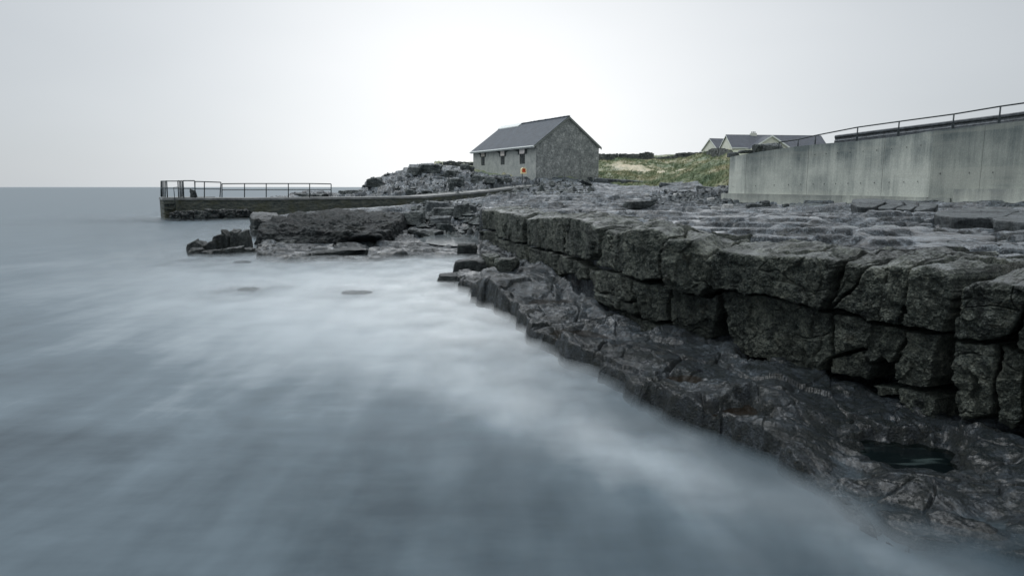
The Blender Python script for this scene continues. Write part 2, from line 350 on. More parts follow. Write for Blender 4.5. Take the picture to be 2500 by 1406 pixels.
def rbf_eval(fit, a, Y):
    q, w = fit; x = a*4; y = np.log(Y)*1.6; r = w[len(q)]+w[len(q)+1]*x+w[len(q)+2]*y
    for i in range(len(q)): r = r+w[i]*np.sqrt((x-q[i, 0])**2+(y-q[i, 1])**2)
    return r
top_pts = [(px, np.interp(px, TOPL[:, 0], TOPL[:, 1]), float(Ycl(AZ(px, 600))))for px in (1120, 1190, 1240, 1300, 1390, 1450, 1500, 1560, 1620, 1690, 1735, 1800, 1900, 2000, 2100, 2200, 2280, 2340, 2400, 2500, 2700, 3000)]
PLAT = rbf_fit(top_pts+[(1500, 530, 17.4), (1750, 560, 12.3), (2050, 580, 10.3), (2300, 600, 8.8), (2500, 640, 6.9), (2000, 520, 20), (2300, 540, 14.4), (2500, 560, 12),
    (1775, 505, 34), (2100, 502, 31), (2500, 494, 25), (1200, 500, 30), (1400, 483, 42), (1600, 478, 42), (2900, 500, 22), (2900, 600, 9)])
LAND = rbf_fit([(1775, 505, 34), (2100, 502, 31), (2500, 494, 25), (1200, 497, 32), (1300, 487, 40), (1400, 480, 45), (1600, 470, 50), (1700, 478, 42), (1750, 474, 42), (1300, 455, 65), (1450, 445, 72), (1380, 436, 74), (1300, 434, 74.5), (1220, 424, 82), (1155, 414, 88),
    (1600, 455, 66), (1460, 439, 80), (1600, 440, 80), (1740, 462, 52), (1500, 387, 112), (1600, 391, 114), (1700, 383, 111), (1775, 380, 66), (1770, 425, 56), (1765, 458, 48), (1900, 372, 90), (2500, 372, 90), (1650, 415, 100), (1550, 415, 98), (1720, 405, 90),
    (1750, 372, 170), (1900, 366, 180), (1600, 398, 190), (2400, 380, 200), (1300, 400, 150), (1380, 420, 100),
    (890, 474, 60), (905, 450, 66), (1000, 428, 73), (1075, 405, 86), (1140, 402, 94), (1130, 414, 84), (950, 470, 60), (1050, 462, 63), (1150, 455, 68), (1100, 435, 72), (1180, 440, 74), (760, 480, 60), (840, 472, 64),
    (1050, 500, 46), (1100, 520, 40), (1150, 548, 36), (1130, 566, 33.5), (1100, 598, 25.3), (1060, 612, 23.5), (1160, 592, 27), (1000, 572, 31), (960, 540, 36), (900, 510, 44), (700, 520, 47), (1130, 503, 46), (1170, 480, 52), (1230, 470, 56), (1100, 488, 50), (680, 600, 24), (850, 625, 23), (1000, 625, 22), (1100, 628, 22), (700, 560, 33), (620, 520, 48), (500, 522, 48)])
RIM = [(1110, 633), (1150, 650), (1078, 690), (1103, 716), (1180, 765), (1248, 806), (1262, 845), (1370, 908), (1470, 948), (1525, 1008), (1600, 1052), (1700, 1092), (1800, 1118), (1885, 1165), (1925, 1200), (2040, 1275), (2100, 1310), (2200, 1345), (2350, 1385), (2500, 1425), (2800, 1500)]
coast = [tuple(G(x, y, 0)[:2]) for x, y in [(420, 535), (520, 533), (610, 527), (622, 535), (640, 560), (680, 585), (640, 600), (600, 612), (612, 640), (690, 646), (780, 640), (900, 644), (1000, 634)]+RIM]
coast += [(12, 1.0), (260, 1.0), (260, 420), (10, 420), (-8, 160), (-14, 108), (-14.5, 80), (-15.3, 66), (-18.5, 62), (-21, 58), (-25, 53)]
coast = np.array(coast)
# wall plan: px -> depth
WPX = np.array([1769, 1779, 1819, 2150, 2272, 2500, 3200.]); WY = np.array([38.6, 38.0, 36.2, 31.0, 29.0, 25.2, 16.5])
WTOP = np.array([(1769, 386), (1779, 384), (1819, 376), (1877, 367), (1937, 358), (2015, 350), (2074, 346), (2175, 335), (2214, 329), (2257, 321), (2302, 317), (2393, 306), (2500, 294), (3200, 215)], float)
def Yw(px): return float(np.interp(px, WPX, WY))
WA = ray(WPX, 480)[0]
_wa = ray(WTOP[:, 0], WTOP[:, 1]); WTA = _wa[0]; WTZ = EYE+_wa[1]*np.interp(WTOP[:, 0], WPX, WY)
PIERL = [(380, 483, 50), (430, 483, 50.5), (600, 483.5, 51.2), (810, 482, 52.5), (930, 481, 54), (1030, 479.5, 56), (1110, 473.5, 59), (1180, 467, 62.5), (1250, 459, 67), (1318, 452, 70.5)]
_pl = np.array(PIERL, float); PLA = ray(_pl[:, 0], _pl[:, 1])[0]; PLE = ray(_pl[:, 0], _pl[:, 1])[1]; PLZ = EYE+PLE*_pl[:, 2]; PLD = np.array([60, 60, 52, 30, 26, 19, 17, 15, 11, 2])/F
POOLS = [(1345, 742, 62, 0.24), (1410, 820, 60, 0.22), (1825, 1016, 85, 0.17), (1660, 926, 45, 0.23), (1850, 884, 50, 0.24), (2200, 1108, 165, 0.03)]   # px, py, half width px, z
POOLW = []
PALE = (-2.45, 29.3, 1.35, 3.4, 0.215)      # shallow sheet of water left of the cliff corner: x, y, half sizes, z
for px, py, hw, z in POOLS:
    c = G(px, py, z); hwm = hw*c[1]/F; POOLW.append((c[0], c[1], hwm, hwm*(1.15 if hw < 100 else 0.6), z))
def Zledge(X, Y):
    a = X/Y
    z = 0.27+0*X
    z -= 0.20*sstep(0.36, 0.56, a)
    m = G(1250, 695, 0.3); z = z+0.30*np.exp(-(((X-m[0])/0.9)**2+((Y-m[1])/1.9)**2))
    foot = Ycl(a)-Y; z = z+0.10*np.exp(-(foot/0.5)**2)
    return z
def shore(X, Y, detail=True):
    """height of the rocky shore and its surface attributes"""
    a = X/Y; lnY = np.log(Y)
    wx = X+0.5*fbm2(X*0.5, Y*0.5, 3, 3)*np.clip(Y/30, 0.2, 1); wy = Y+0.5*fbm2(X*0.5+9, Y*0.5, 3, 5)*np.clip(Y/30, 0.2, 1)
    f1, f2, cid = voro2(wx*0.55, wy*0.42, 11)            # metre-sized joint blocks
    g1_, g2_, cid2 = voro2(wx*1.5+3, wy*1.1, 12)
    sd = polydist(X+0.10*fbm2(X*1.7, Y*1.7, 4, 8)+0.25*(cid2-0.5)*0.6, Y+0.12*fbm2(X*1.7+5, Y*1.7, 4, 9)+0.3*(cid-0.5)*0.5, coast)
    Zl = rbf_eval(LAND, a, Y); Zp = rbf_eval(PLAT, a, Y)
    aw = a+0.004*fbm2(Y*1.3, X*0.4, 3, 21)
    rgt = (aw > AZ(1177, 560)) & (Y < 46)
    wblend = sstep(27, 40, Y)
    Zr = Zp*(1-wblend)+Zl*wblend
    Z = np.where(rgt, Zr, Zl)
    front = rgt & (Y < Ycl(a)+0.35)
    # ---- detail on the land part
    far = sstep(38, 58, Y)
    SP = Y*0.0028; low = fbm2(wx*0.22, wy*0.30, 4, 31); n2 = fbm2(wx*0.9, wy*1.3, 4, 35, sp=SP, f0=1.3); n3 = fbm2(X*3.1, Y*3.6, 5, 41, 0.6, sp=SP, f0=3.6)
    # strata
    lows = fbm2(wx*0.13, wy*0.42, 4, 131); n2s = fbm2(wx*0.45, wy*1.5, 4, 135, sp=SP, f0=1.5)
    def terr(z, st, amp):
        q = (z+amp*lows+0.30*amp*n2s)/st; fl = np.floor(q); fr = q-fl
        return (fl+sstep(0.68, 0.94, fr)*0.85+0.08*fr)*st-amp*lows*0.45-0.1*st
    zn = terr(Z, 0.14, 0.28)+0.35*(terr(Z, 0.055, 0.16)-Z); zf = terr(Z, 0.55, 0.9)
    blk = (cid-0.5)*0.07+(cid2-0.5)*0.035
    crk = -0.13*np.exp(-((f2-f1)/0.05)**2)-0.06*np.exp(-((g2_-g1_)/0.05)**2)
    nn = blk*0.6+0.030*n2+0.018*n3; pl = 0.003; pud = sstep(0.008, -0.006, nn-pl)
    near = zn+np.maximum(nn, pl)+0.4*blk*(1-pud)+crk*(1-0.6*pud)+0.006*n3
    h1, h2, cid3 = voro2(wx*0.28+50, wy*0.42, 14); k1, k2, cid4 = voro2(wx*0.7+20, wy*0.9, 15)
    farz = zf+(cid3-0.5)*0.50+(cid4-0.5)*0.22-0.25*np.exp(-((h2-h1)/0.05)**2)-0.10*np.exp(-((k2-k1)/0.05)**2)+np.maximum(0.06*n2+0.025*n3, -0.01)
    pav = sstep(AZ(1290, 450), AZ(1380, 450), a); farz = Z*pav*0.75+farz*(1-0.75*pav)+pav*(0.05*n2+0.05*(cid2-0.5))
    pud = np.maximum(pud*(1-far), far*sstep(0.01, -0.02, 0.06*n2+0.025*n3)*(0.4+0.6*pav))
    Zd = near*(1-far)+farz*far
    midw = sstep(24, 34, Y)*(1-sstep(45, 55, Y)); Zd = Zd+midw*((cid-0.5)*0.25+(cid3-0.5)*0.25)
    # ---- grass
    gb = np.interp(a, [AZ(1120, 400), AZ(1155, 415), AZ(1320, 436), AZ(1450, 440), AZ(1600, 450), AZ(1770, 462), AZ(1782, 462), AZ(1790, 462), 9], [92, 84, 76, 77, 66, 50, 47, 400, 400])
    gr = sstep(-1.5, 1.5, Y-gb+1.6*n2)
    gr = np.where(a < AZ(1060, 410), 0, gr)
    gz = Z+0.45*low+0.18*n2+0.10*n3
    gz = np.where(Y > 150, Z, gz)
    Zd = Zd*(1-gr)+gz*gr
    # sandy worn patches
    pa = [(1540, 408, 100, 60), (1640, 420, 92, 50), (1690, 425, 80, 40)]
    sand = 0*X
    for spx, spy, sY, sw in pa:
        c = P(spx, spy, sY); sand = np.maximum(sand, np.exp(-(((X-c[0])/(sw*sY/F))**2+((Y-c[1])/7)**2)))
    sand = np.clip(sand*1.6+0.6*n2-0.35, 0, 1)*gr
    # level platform for the shed and behind the concrete wall
    # ---- ledge at the cliff foot
    lz = Zledge(X, Y); la = np.where(Y < 30, 1, 0)
    p1, p2, pc = voro2(wx*1.15+7, wy*0.85, 51)
    dl = 0.05*(pc-0.5)*1.6+0.05*n2+0.011*n3+0.004*fbm2(X*9, Y*8, 3, 161, 0.6)+0.07*fbm2(X*0.7, Y*0.7, 3, 61)-0.07*np.exp(-((p2-p1)/0.035)**2)*sstep(0.0, 0.5, n2+0.35)
    strat = fbm2(wx*0.8+2, wy*0.8, 3, 66); r1_, r2_, rc_ = voro2(wx*2.7+31, wy*2.1, 55); dl = dl+0.030*(rc_-0.5)-0.040*np.exp(-((r2_-r1_)/0.045)**2)*sstep(-0.2, 0.3, n2)+0.010*(np.abs(fbm2(X*7, Y*7, 3, 163, 0.6))-0.3)
    dl = dl+0.05*sstep(-0.14, 0.14, strat)+0.04*sstep(0.22, 0.48, strat)
    lz = lz+dl
    pool = 0*X
    for cx, cy, rx, ry, z in POOLW:
        d = np.hypot((X-cx+0.15*n2)/rx, (Y-cy+0.2*n3)/ry); k = 1-sstep(0.6, 1.3, d)
        lz = lz*(1-k)+np.minimum(lz, z-0.06)*k; pool = np.maximum(pool, k)
    cut = Ycl(a)+0.9
    back = sstep(0, 0.25, Y-cut)
    lk = (1-sstep(20.5, 23.0, Y))*(~rgt); Zd = Zd*(1-lk)+(lz-0.05)*lk
    Zin = np.where(rgt & (Y < cut+0.25), lz*(1-back)+Zd*back, Zd)
    # the rock top between the cliff sheet and the plateau: stay below the sheet
    dip = rgt & (Y > Ycl(a)+0.25) & (Y < cut+0.3)
    d = np.hypot((X-PALE[0]+0.5*n2)/PALE[2], (Y-PALE[1]+1.2*n3+0.8*n2)/PALE[3]); k = (1-sstep(0.7, 1.25, d))*(~rgt)
    Zin = Zin*(1-k)+np.minimum(Zin, 0.10+0.13*n3+0.12*n2)*k
    # ---- the causeway stands clear of the rocks on its sea side
    Yp = np.interp(a, PLA, _pl[:, 2]); zp_ = np.interp(a, PLA, PLZ); ed = np.interp(a, PLA, PLE-PLD)
    onp = (a > PLA[0]) & (a < PLA[-1]); lim = EYE+ed*Y+0.10*n2+0.06*n3
    Zin = np.where(onp & (Y > 36) & (Y < Yp+0.2), np.minimum(Zin, lim), Zin)
    Zin = np.where(onp & (Y >= Yp+0.2) & (Y < Yp+3.6), np.minimum(Zin, zp_-0.08), Zin)
    # ---- behind the concrete wall
    inw = (a > WA[1]) & (Y > np.interp(a, WA, WY)+0.22)
    wt = np.interp(a, WTA, WTZ)-0.30+0.02*(Y-np.interp(a, WA, WY))+0.05*n3
    Zin = np.where(inw & (Y < 90), np.maximum(wt, np.where(Y > 70, Z, -9)), Zin)
    gr = np.where(inw, 1.0, gr)
    w = 0.16+0.012*Y
    Zout = -1.0+(Zin+1.0)*sstep(-0.02, 1.0, sd/w)
    # low drowned blocks beyond the edge
    Zout = np.where(sd < 0, np.maximum(Zout, -0.30+0.9*sd+0.12*n2), Zout)
    weed_shade = np.clip(1-sd/0.9, 0, 1)*(sd > -0.5)*np.where(Y < 30, 1, 0.3)+np.where(front, 0.40+0.9*sstep(0.28, 0.5, a), np.where((a < AZ(1177)) & (Y < 36), 0.55, 0))  # waterline weed, plus ledge shade painted darker to the right
    pud = np.where(front, np.clip(0.30*sstep(0.0, -0.35, n2)+0.5*pool, 0, 1), pud)*(1-gr)
    return Zout, gr, sand, np.clip(weed_shade, 0, 1), sd, pud
aa = np.linspace(-0.62, 1.12, 1280); yy = np.exp(np.concatenate([np.linspace(math.log(2.3), math.log(13), 760), np.linspace(math.log(13), math.log(80), 741)[1:], np.linspace(math.log(80), math.log(300), 121)[1:]])); NC, NR = len(aa), len(yy)
A_, Y_ = np.meshgrid(aa, yy); Xg = (A_*Y_).ravel(); Yg = Y_.ravel()
Zg, GR, SA, WE, SD, PU = shore(Xg, Yg)
me = grid_mesh('rocky_shore', np.stack([Xg, Yg, Zg], 1), NR, NC, keep=(Zg > -0.45), attrs={'grass': GR, 'sand': SA, 'weed_shade': WE, 'puddle': PU})
me.materials.append(M_SHORE); o = link(bpy.data.objects.new('rocky_shore', me)); tag(o, kind='structure')
def hgt(x, y):
    return float(shore(np.array([float(x)]), np.array([float(y)]))[0][0])
def hgts(x, y): return shore(np.asarray(x, float), np.asarray(y, float))[0]

# ------------------------------------------------------------------ the jointed cliff face
# block outlines in photo pixels, (outset in metres, outline)
BL = [
 (0.00, [(1174,513),(1216,515),(1216,562),(1176,560)]),
 (0.10, [(1217,516),(1283,528),(1288,542),(1280,590),(1268,594),(1217,577)]),
 (-.05, [(1170,562),(1215,566),(1212,606),(1190,614),(1172,602)]),
 (0.05, [(1291,538),(1378,532),(1382,620),(1290,600)]),
 (0.10, [(1380,532),(1450,545),(1488,566),(1470,612),(1448,635),(1384,622)]),
 (0.00, [(1217,582),(1281,596),(1281,659),(1217,634)]),
 (-.02, [(1285,603),(1384,625),(1433,654),(1430,686),(1398,670),(1372,668),(1335,694),(1320,671),(1285,659)]),
 (0.04, [(1470,590),(1502,584),(1499,658),(1452,650),(1467,620)]),
 (0.14, [(1503,580),(1544,558),(1619,561),(1657,585),(1634,613),(1628,684),(1544,675),(1501,660)]),
 (0.20, [(1637,613),(1658,587),(1705,585),(1726,618),(1738,632),(1741,695),(1715,724),(1636,697)]),
 (-.02, [(1435,655),(1493,664),(1544,681),(1546,736),(1520,738),(1440,700)]),
 (-.08, [(1437,704),(1478,716),(1526,741),(1552,738),(1552,776),(1500,762),(1444,735)]),
 (0.00, [(1547,683),(1635,700),(1628,786),(1556,779)]),
 (-.02, [(1639,702),(1715,727),(1756,716),(1753,740),(1738,828),(1717,838),(1630,822),(1629,790)]),
 (-.06, [(1553,784),(1624,791),(1624,822),(1607,829),(1556,817)]),
 (-.28, [(1372,674),(1398,676),(1428,692),(1432,715),(1390,705)]),
 (-.25, [(1444,738),(1500,766),(1530,776),(1530,805),(1470,785)]),
 (0.16, [(1739,634),(1780,612),(1860,626),(1988,626),(2055,638),(2039,679),(2033,724),(2016,755),(1966,746),(1860,721),(1806,711),(1758,706),(1739,679)]),
 (-.03, [(1759,711),(1812,714),(1860,724),(1966,750),(2017,760),(2029,836),(2031,868),(2017,878),(1990,916),(1924,898),(1854,878),(1774,868),(1769,772),(1760,737)]),
 (0.04, [(2059,640),(2116,655),(2078,708),(2024,754),(2041,715)]),
 (0.07, [(2120,656),(2162,652),(2159,724),(2157,786),(2126,788),(2084,769),(2029,757),(2082,711)]),
 (0.13, [(2165,655),(2180,643),(2244,658),(2227,698),(2211,782),(2199,791),(2159,788),(2162,724)]),
 (0.15, [(2248,660),(2276,646),(2314,660),(2333,724),(2314,815),(2212,792),(2230,698)]),
 (-.02, [(2021,763),(2084,775),(2129,791),(2204,798),(2192,836),(2164,889),(2145,876),(2122,889),(2110,848),(2035,868),(2027,820)]),
 (0.00, [(2203,803),(2295,823),(2286,928),(2260,934),(2257,952),(2175,944),(2176,900),(2197,836)]),
 (-.10, [(2020,875),(2110,851),(2121,894),(2113,918),(2106,936),(2023,918)]),
 (-.10, [(2112,940),(2170,947),(2180,972),(2130,975)]),
 (-.06, [(2184,952),(2276,967),(2280,1058),(2232,1030),(2190,985)]),
 (0.12, [(2359,693),(2404,688),(2502,702),(2499,737),(2464,820),(2424,840),(2338,823),(2337,743)]),
 (0.08, [(2506,704),(2600,712),(2610,800),(2590,880),(2500,866),(2470,848),(2500,743)]),
 (0.00, [(2338,828),(2422,846),(2431,884),(2428,960),(2410,1010),(2345,1040),(2342,930)]),
 (-.04, [(2428,848),(2500,872),(2505,1030),(2470,1060),(2436,1040),(2432,960),(2436,884)]),
 (0.05, [(2606,712),(2800,735),(2810,880),(2620,870),(2614,800)]),
 (-.03, [(2508,876),(2640,886),(2650,1100),(2560,1120),(2510,1040)]),
 (0.02, [(2645,886),(2830,892),(2840,1160),(2655,1120)]),
 (0.10, [(2806,735),(3100,770),(3090,1180),(2845,1150),(2835,892),(2814,870)]),
]
pxs = np.concatenate([np.linspace(1172, 2560, 1250), np.linspace(2565, 3050, 90)])
NF, NT = 420, 80
nc = len(pxs)
pt = np.interp(pxs, TOPL[:, 0], TOPL[:, 1]); pt = pt+3.0*fbm2(pxs*0.03, pxs*0+1.5, 4, 71)
pf = np.interp(pxs, CF[:, 0], CF[:, 1])+70
vv = np.linspace(0, 1, NF)[:, None]
PYf = pf[None]*(1-vv)+pt[None]*vv; PXf = np.repeat(pxs[None], NF, 0)
# plan position of every column taken at mid height so columns stay vertical
am = ray(pxs, (pf+pt)/2)[0]; Yc = Ycl(am); Xc = am*Yc
ks = np.ones(41)/41
def smooth(v_): return np.convolve(np.pad(v_, 20, mode='edge'), ks, 'valid')
tx, ty = np.gradient(smooth(Xc)), np.gradient(smooth(Yc)); tl = np.hypot(tx, ty); nx, ny = ty/tl, -tx/tl   # outward, to the camera side
sarc = np.cumsum(np.hypot(np.gradient(Xc), np.gradient(Yc)))
ef = ray(PXf, PYf)[1]; Zf = EYE+ef*Yc[None]
Ss = np.repeat(sarc[None], NF, 0)
ppm = F/Yc[None]                                  # pixels per metre
wpx = PXf+ppm*(0.045*fbm2(Ss*2.2, Zf*2.2, 5, 81, 0.6)); wpy = PYf+ppm*(0.035*fbm2(Ss*2.2+30, Zf*2.2, 5, 85, 0.6))
D = np.where(Zf[-1][None]-Zf < 0.35, -0.42, -0.95); inset = np.zeros(PXf.shape)
for i, (off, poly) in enumerate(BL):
    pa = np.array(poly, float)
    mk = (wpx > pa[:, 0].min()-2) & (wpx < pa[:, 0].max()+2) & (wpy > pa[:, 1].min()-40) & (wpy < pa[:, 1].max()+2)
    if not mk.any(): continue
    # blocks that reach the top line are carried above it so their tops stay solid
    tl_ = np.interp(pa[:, 0], TOPL[:, 0], TOPL[:, 1]); pb = pa.copy(); pb[:, 1] = np.where(pa[:, 1] < tl_+8, pa[:, 1]-40, pa[:, 1])
    d = polydist(wpx[mk], wpy[mk], pb)/np.broadcast_to(ppm, PXf.shape)[mk]
    d = d-0.013
    r1, r2 = np.random.RandomState(i).uniform(-1, 1, 2)
    cx, cy = pa.mean(0); tilt = (r1*0.10*(wpx[mk]-cx)+(-0.10+r2*0.07)*(wpy[mk]-cy))/np.broadcast_to(ppm, PXf.shape)[mk]
    R = 0.032
    k = np.clip(d/R, 0, 1); prof = -R*1.0*(1-np.sqrt(1-(1-k)**2))
    val = off+np.clip(tilt, -.12, .12)+prof
    cur = D[mk]; ins = d > 0; cur[ins] = val[ins]; D[mk] = cur
    t_ = inset[mk]; t_[ins] = d[ins]; inset[mk] = t_
# secondary fractures, pitting, strata lips
q1, q2, qc = voro2(Ss*1.9+0.5*fbm2(Ss, Zf, 3, 90), Zf*2.4+0.5*fbm2(Ss+4, Zf, 3, 92), 95)
fc1, fc2, fcc = voro2(Ss*2.6+0.35*fbm2(Ss*2, Zf*2, 3, 190), Zf*3.2+0.35*fbm2(Ss*2+4, Zf*2, 3, 192), 195)
inn = sstep(0, 0.02, inset)
D = D+inn*(-0.04*np.exp(-((q2-q1)/0.022)**2)*sstep(0.0, 0.3, fbm2(Ss*0.7, Zf*0.9, 2, 96)+0.12)+0.035*(qc-0.5))
D = D+0.024*fbm2(Ss*1.5, Zf*1.8, 4, 97)+0.020*fbm2(Ss*7, Zf*6, 5, 99, 0.72)+0.075*(fcc-0.5)
D = D-0.02*np.abs(fbm2(Ss*3.0, Zf*5.0, 3, 98))
# round the shoulder at the top
dtop = (Zf[-1][None]-Zf); Rt = 0.060+0.03*fbm2(sarc*1.1, sarc*0, 2, 72)[None]; kt = np.clip(dtop/Rt, 0, 1); sh = Rt*(1-np.sqrt(np.clip(1-(1-kt)**2, 0, 1)))
Dd = D-sh
Vx = Xc[None]+nx[None]*Dd; Vy = Yc[None]+ny[None]*Dd
face = np.stack([Vx, Vy, Zf], -1)
# cap: runs back from the edge over the plateau and dips under it
tt = (np.linspace(0, 1, NT)**1.3*1.55)[1:]
start = np.stack([Vx[-1], Vy[-1]], 1); dtopcol = np.clip(D[-1], -0.45, 0.4)
crack = np.minimum(D[-1]+0.02, 0)
cap = []
for t_ in tt:
    x = start[:, 0]-nx*t_; y = start[:, 1]-ny*t_
    a = x/y; zp = rbf_eval(PLAT, a, y)
    zs, _, _, _, _ = (None,)*5
    f1_, f2_, c1_ = voro2(x*1.7+3, y*1.5, 77)
    loc = Zf[-1]; wgt = sstep(0.0, 1.1, np.full(nc, t_))
    z = loc*(1-wgt)+zp*wgt+0.05*math.sin(min(t_, .5)*math.pi)
    z = z+0.045*fbm2(x*3, y*3, 4, 41, 0.6)*min(1, t_*4)+0.05*fbm2(x*0.9, y*1.3, 4, 35)*min(1, t_*3)-0.05*np.exp(-((f2_-f1_)/0.04)**2)*min(1, t_*4)+(c1_-0.5)*0.06*min(1, t_*4)
    z = z+np.clip(crack, -0.4, 0)*0.9*math.exp(-(t_/0.45)**2)
    z = z-0.30*float(sstep(1.15, 1.55, np.array(t_)))
    cap.append(np.stack([x, y, z], -1))
allv = np.concatenate([face, np.array(cap)], 0)
pud_c = np.zeros(allv.shape[:2]); cx_, cy_ = allv[NF:, :, 0], allv[NF:, :, 1]; pud_c[NF:] = sstep(-0.15, 0.35, fbm2(cx_*1.1, cy_*1.6, 4, 301))*0.8
me = grid_mesh('cliff', allv.reshape(-1, 3), allv.shape[0], nc, attrs={'puddle': pud_c.ravel()}); me.materials.append(M_CLIFF)
o = link(bpy.data.objects.new('cliff', me)); tag(o, kind='structure')
# ------------------------------------------------------------------ sea
m, t, b, out = newmat('silky_sea'); pos = geo_pos(t).outputs['Position']
at = t.nodes.new('ShaderNodeAttribute'); at.attribute_name = 'foam_shade'
m0 = t.nodes.new('ShaderNodeMapping'); m0.inputs['Rotation'].default_value = (0, 0, math.radians(22)); m0.inputs['Scale'].default_value = (0.8, 0.62, 1); t.links.new(pos, m0.inputs[0])
w1n = tex(t, 'noise', 0.55, m0.outputs[0], 6, 0.55); w1n.inputs['Distortion'].default_value = 0.6; w1 = w1n.outputs['Fac']
mr = t.nodes.new('ShaderNodeMapping'); mr.inputs['Rotation'].default_value = (0, 0, math.radians(28)); mr.inputs['Scale'].default_value = (1.7, 0.38, 1); t.links.new(pos, mr.inputs[0])
w2 = tex(t, 'noise', 1.2, mr.outputs[0], 4, 0.5).outputs['Fac']
aw_ = t.nodes.new('ShaderNodeAttribute'); aw_.attribute_name = 'swirl'
w3 = tex(t, 'noise', 3.2, pos, 4, 0.6, stretch=(0.42, 1.25, 1)).outputs['Fac']
nn_ = mth(t, 'ADD', mth(t, 'MULTIPLY', mth(t, 'SUBTRACT', w3, 0.5), 0.17), mth(t, 'ADD', mth(t, 'MULTIPLY', mth(t, 'SUBTRACT', w1, 0.5), 0.62), mth(t, 'MULTIPLY', mth(t, 'SUBTRACT', w2, 0.5), 0.34)))
ff = mth(t, 'MULTIPLY_ADD', nn_, aw_.outputs['Fac'], at.outputs['Fac'], clamp=True)
t.links.new(ramp(t, ff, [(0.0, (0.020, 0.040, 0.056)), (0.25, (0.084, 0.122, 0.150)), (0.55, (0.30, 0.352, 0.388)), (1.0, (0.63, 0.675, 0.70))]), b.inputs['Base Color'])
b.inputs['Roughness'].default_value = 0.42; b.inputs['Specular IOR Level'].default_value = 0.35
wv = tex(t, 'noise', 2.2, pos, 3, 0.5, stretch=(0.7, 1.1, 1)).outputs['Fac']
t.links.new(bump(t, wv, 0.10, 0.05), b.inputs['Normal'])
M_SEA = m
m2 = m.copy(); m2.name = 'foam_veil'; t = m2.node_tree
pb = [n for n in t.nodes if n.type == 'BSDF_PRINCIPLED'][0]; out2 = [n for n in t.nodes if n.type == 'OUTPUT_MATERIAL'][0]
tr = t.nodes.new('ShaderNodeBsdfTransparent'); mx = t.nodes.new('ShaderNodeMixShader')
a2 = t.nodes.new('ShaderNodeAttribute'); a2.attribute_name = 'veil'
pos2 = t.nodes.new('ShaderNodeNewGeometry').outputs['Position']
vn = tex(t, 'noise', 1.3, pos2, 4, 0.55).outputs['Fac']
vf = mth(t, 'MULTIPLY', a2.outputs['Fac'], ramp(t, vn, [(0.30, 0.05), (0.60, 0.34)]), clamp=True)
t.links.new(vf, mx.inputs[0]); t.links.new(tr.outputs[0], mx.inputs[1]); t.links.new(pb.outputs[0], mx.inputs[2]); t.links.new(mx.outputs[0], out2.inputs[0])
M_VEIL = m2
ya = np.concatenate([np.exp(np.linspace(math.log(0.4), math.log(90), 260)), np.exp(np.linspace(math.log(95), math.log(30000), 40))])
ab = np.concatenate([np.linspace(-60, -1.6, 24)[:-1], np.linspace(-1.5, 1.5, 300), np.linspace(1.6, 60, 24)[1:]])
AB, YA = np.meshgrid(ab, ya); WX = (AB*YA).ravel(); WYY = YA.ravel()
sdw = polydist(WX, WYY, coast)
def foam_shade_of(X, Y, sd):
    sh = np.exp(-np.clip(-sd, 0, 99)/(0.7+0.05*Y))
    mid = np.exp(-((np.log(np.maximum(Y, .1))-math.log(14))/0.60)**2)*np.exp(-((X+0.8)/(Y*0.42+1))**2)
    # streams of foam running down along the ledge
    c = G(1700, 1180, 0); d = np.abs((X-c[0])*0.80+(Y-c[1])*0.62); run = np.exp(-(((X-c[0])*0.62-(Y-c[1])*0.80+1.0)/3.0)**2)
    st_ = np.exp(-((d-0.0)/0.55)**2)*run
    return np.clip(0.08+0.14*sstep(5, 20, Y)+0.60*mid+0.10*sh*np.clip(Y/14, 0.2, 1)+0.30*st_, 0, 1)  # foam, plus a vignette-like falloff to near and left put into colour
fo = foam_shade_of(WX, WYY, sdw)
me = grid_mesh('sea', np.stack([WX, WYY, 0*WX], 1), len(ya), len(ab), attrs={'foam_shade': fo, 'swirl': np.clip(6.5/YA.ravel(), 0.06, 1)}); me.materials.append(M_SEA)
link(tag(bpy.data.objects.new('sea', me), kind='structure'))
# time-averaged swash over the rocks: thin translucent sheets just above the sea
ya = np.exp(np.linspace(math.log(2.2), math.log(75), 230)); ab = np.linspace(-0.9, 1.0, 330)
AB, YA = np.meshgrid(ab, ya); WX = (AB*YA).ravel(); WYY = YA.ravel(); sdw = polydist(WX, WYY, coast); fo = foam_shade_of(WX, WYY, sdw)
Vs = []; Qs = []; fos = []; ves = []; nr_, nc_ = len(ya), len(ab)
idx = np.arange(nr_*nc_).reshape(nr_, nc_); q0 = np.stack([idx[:-1, :-1], idx[:-1, 1:], idx[1:, 1:], idx[1:, :-1]], -1).reshape(-1, 4)
K = 6
AW = [G(870, 716, 0), G(607, 708, 0), G(592, 641, 0), G(480, 634, 0), G(540, 634, 0), G(600, 632, 0), G(640, 560, 0), G(395, 537, 0), G(412, 540, 0)]
for k in range(K):
    hmax = np.interp(WYY, [3, 8, 30, 60], [0.10, 0.12, 0.14, 0.20])
    z = 0.015+(k/(K-1))**1.2*hmax
    near = np.exp(-np.clip(-sdw, 0, 99)/(0.8+0.05*WYY))
    for c_ in AW: near = np.maximum(near, 1.15*np.exp(-np.hypot((WX-c_[0]), (WYY-c_[1])*.7)/(0.55+0.012*WYY)))
    hills = 0.5+0.5*fbm2(WX*0.9+k*0.13, WYY*0.9, 3, 140)
    Vs.append(np.stack([WX, WYY, z], 1)); Qs.append(q0+k*nr_*nc_); fos.append(np.clip(fo+0.15, 0, 1)); ves.append(near*np.clip(1.2-0.8*k/K, 0, 1)*(0.6+0.4*hills)*(sdw < 0.5+0.02*WYY)*np.where(near > 1.0, 1.5, 1))
V = np.concatenate(Vs); Qa = np.concatenate(Qs); ve = np.concatenate(ves)
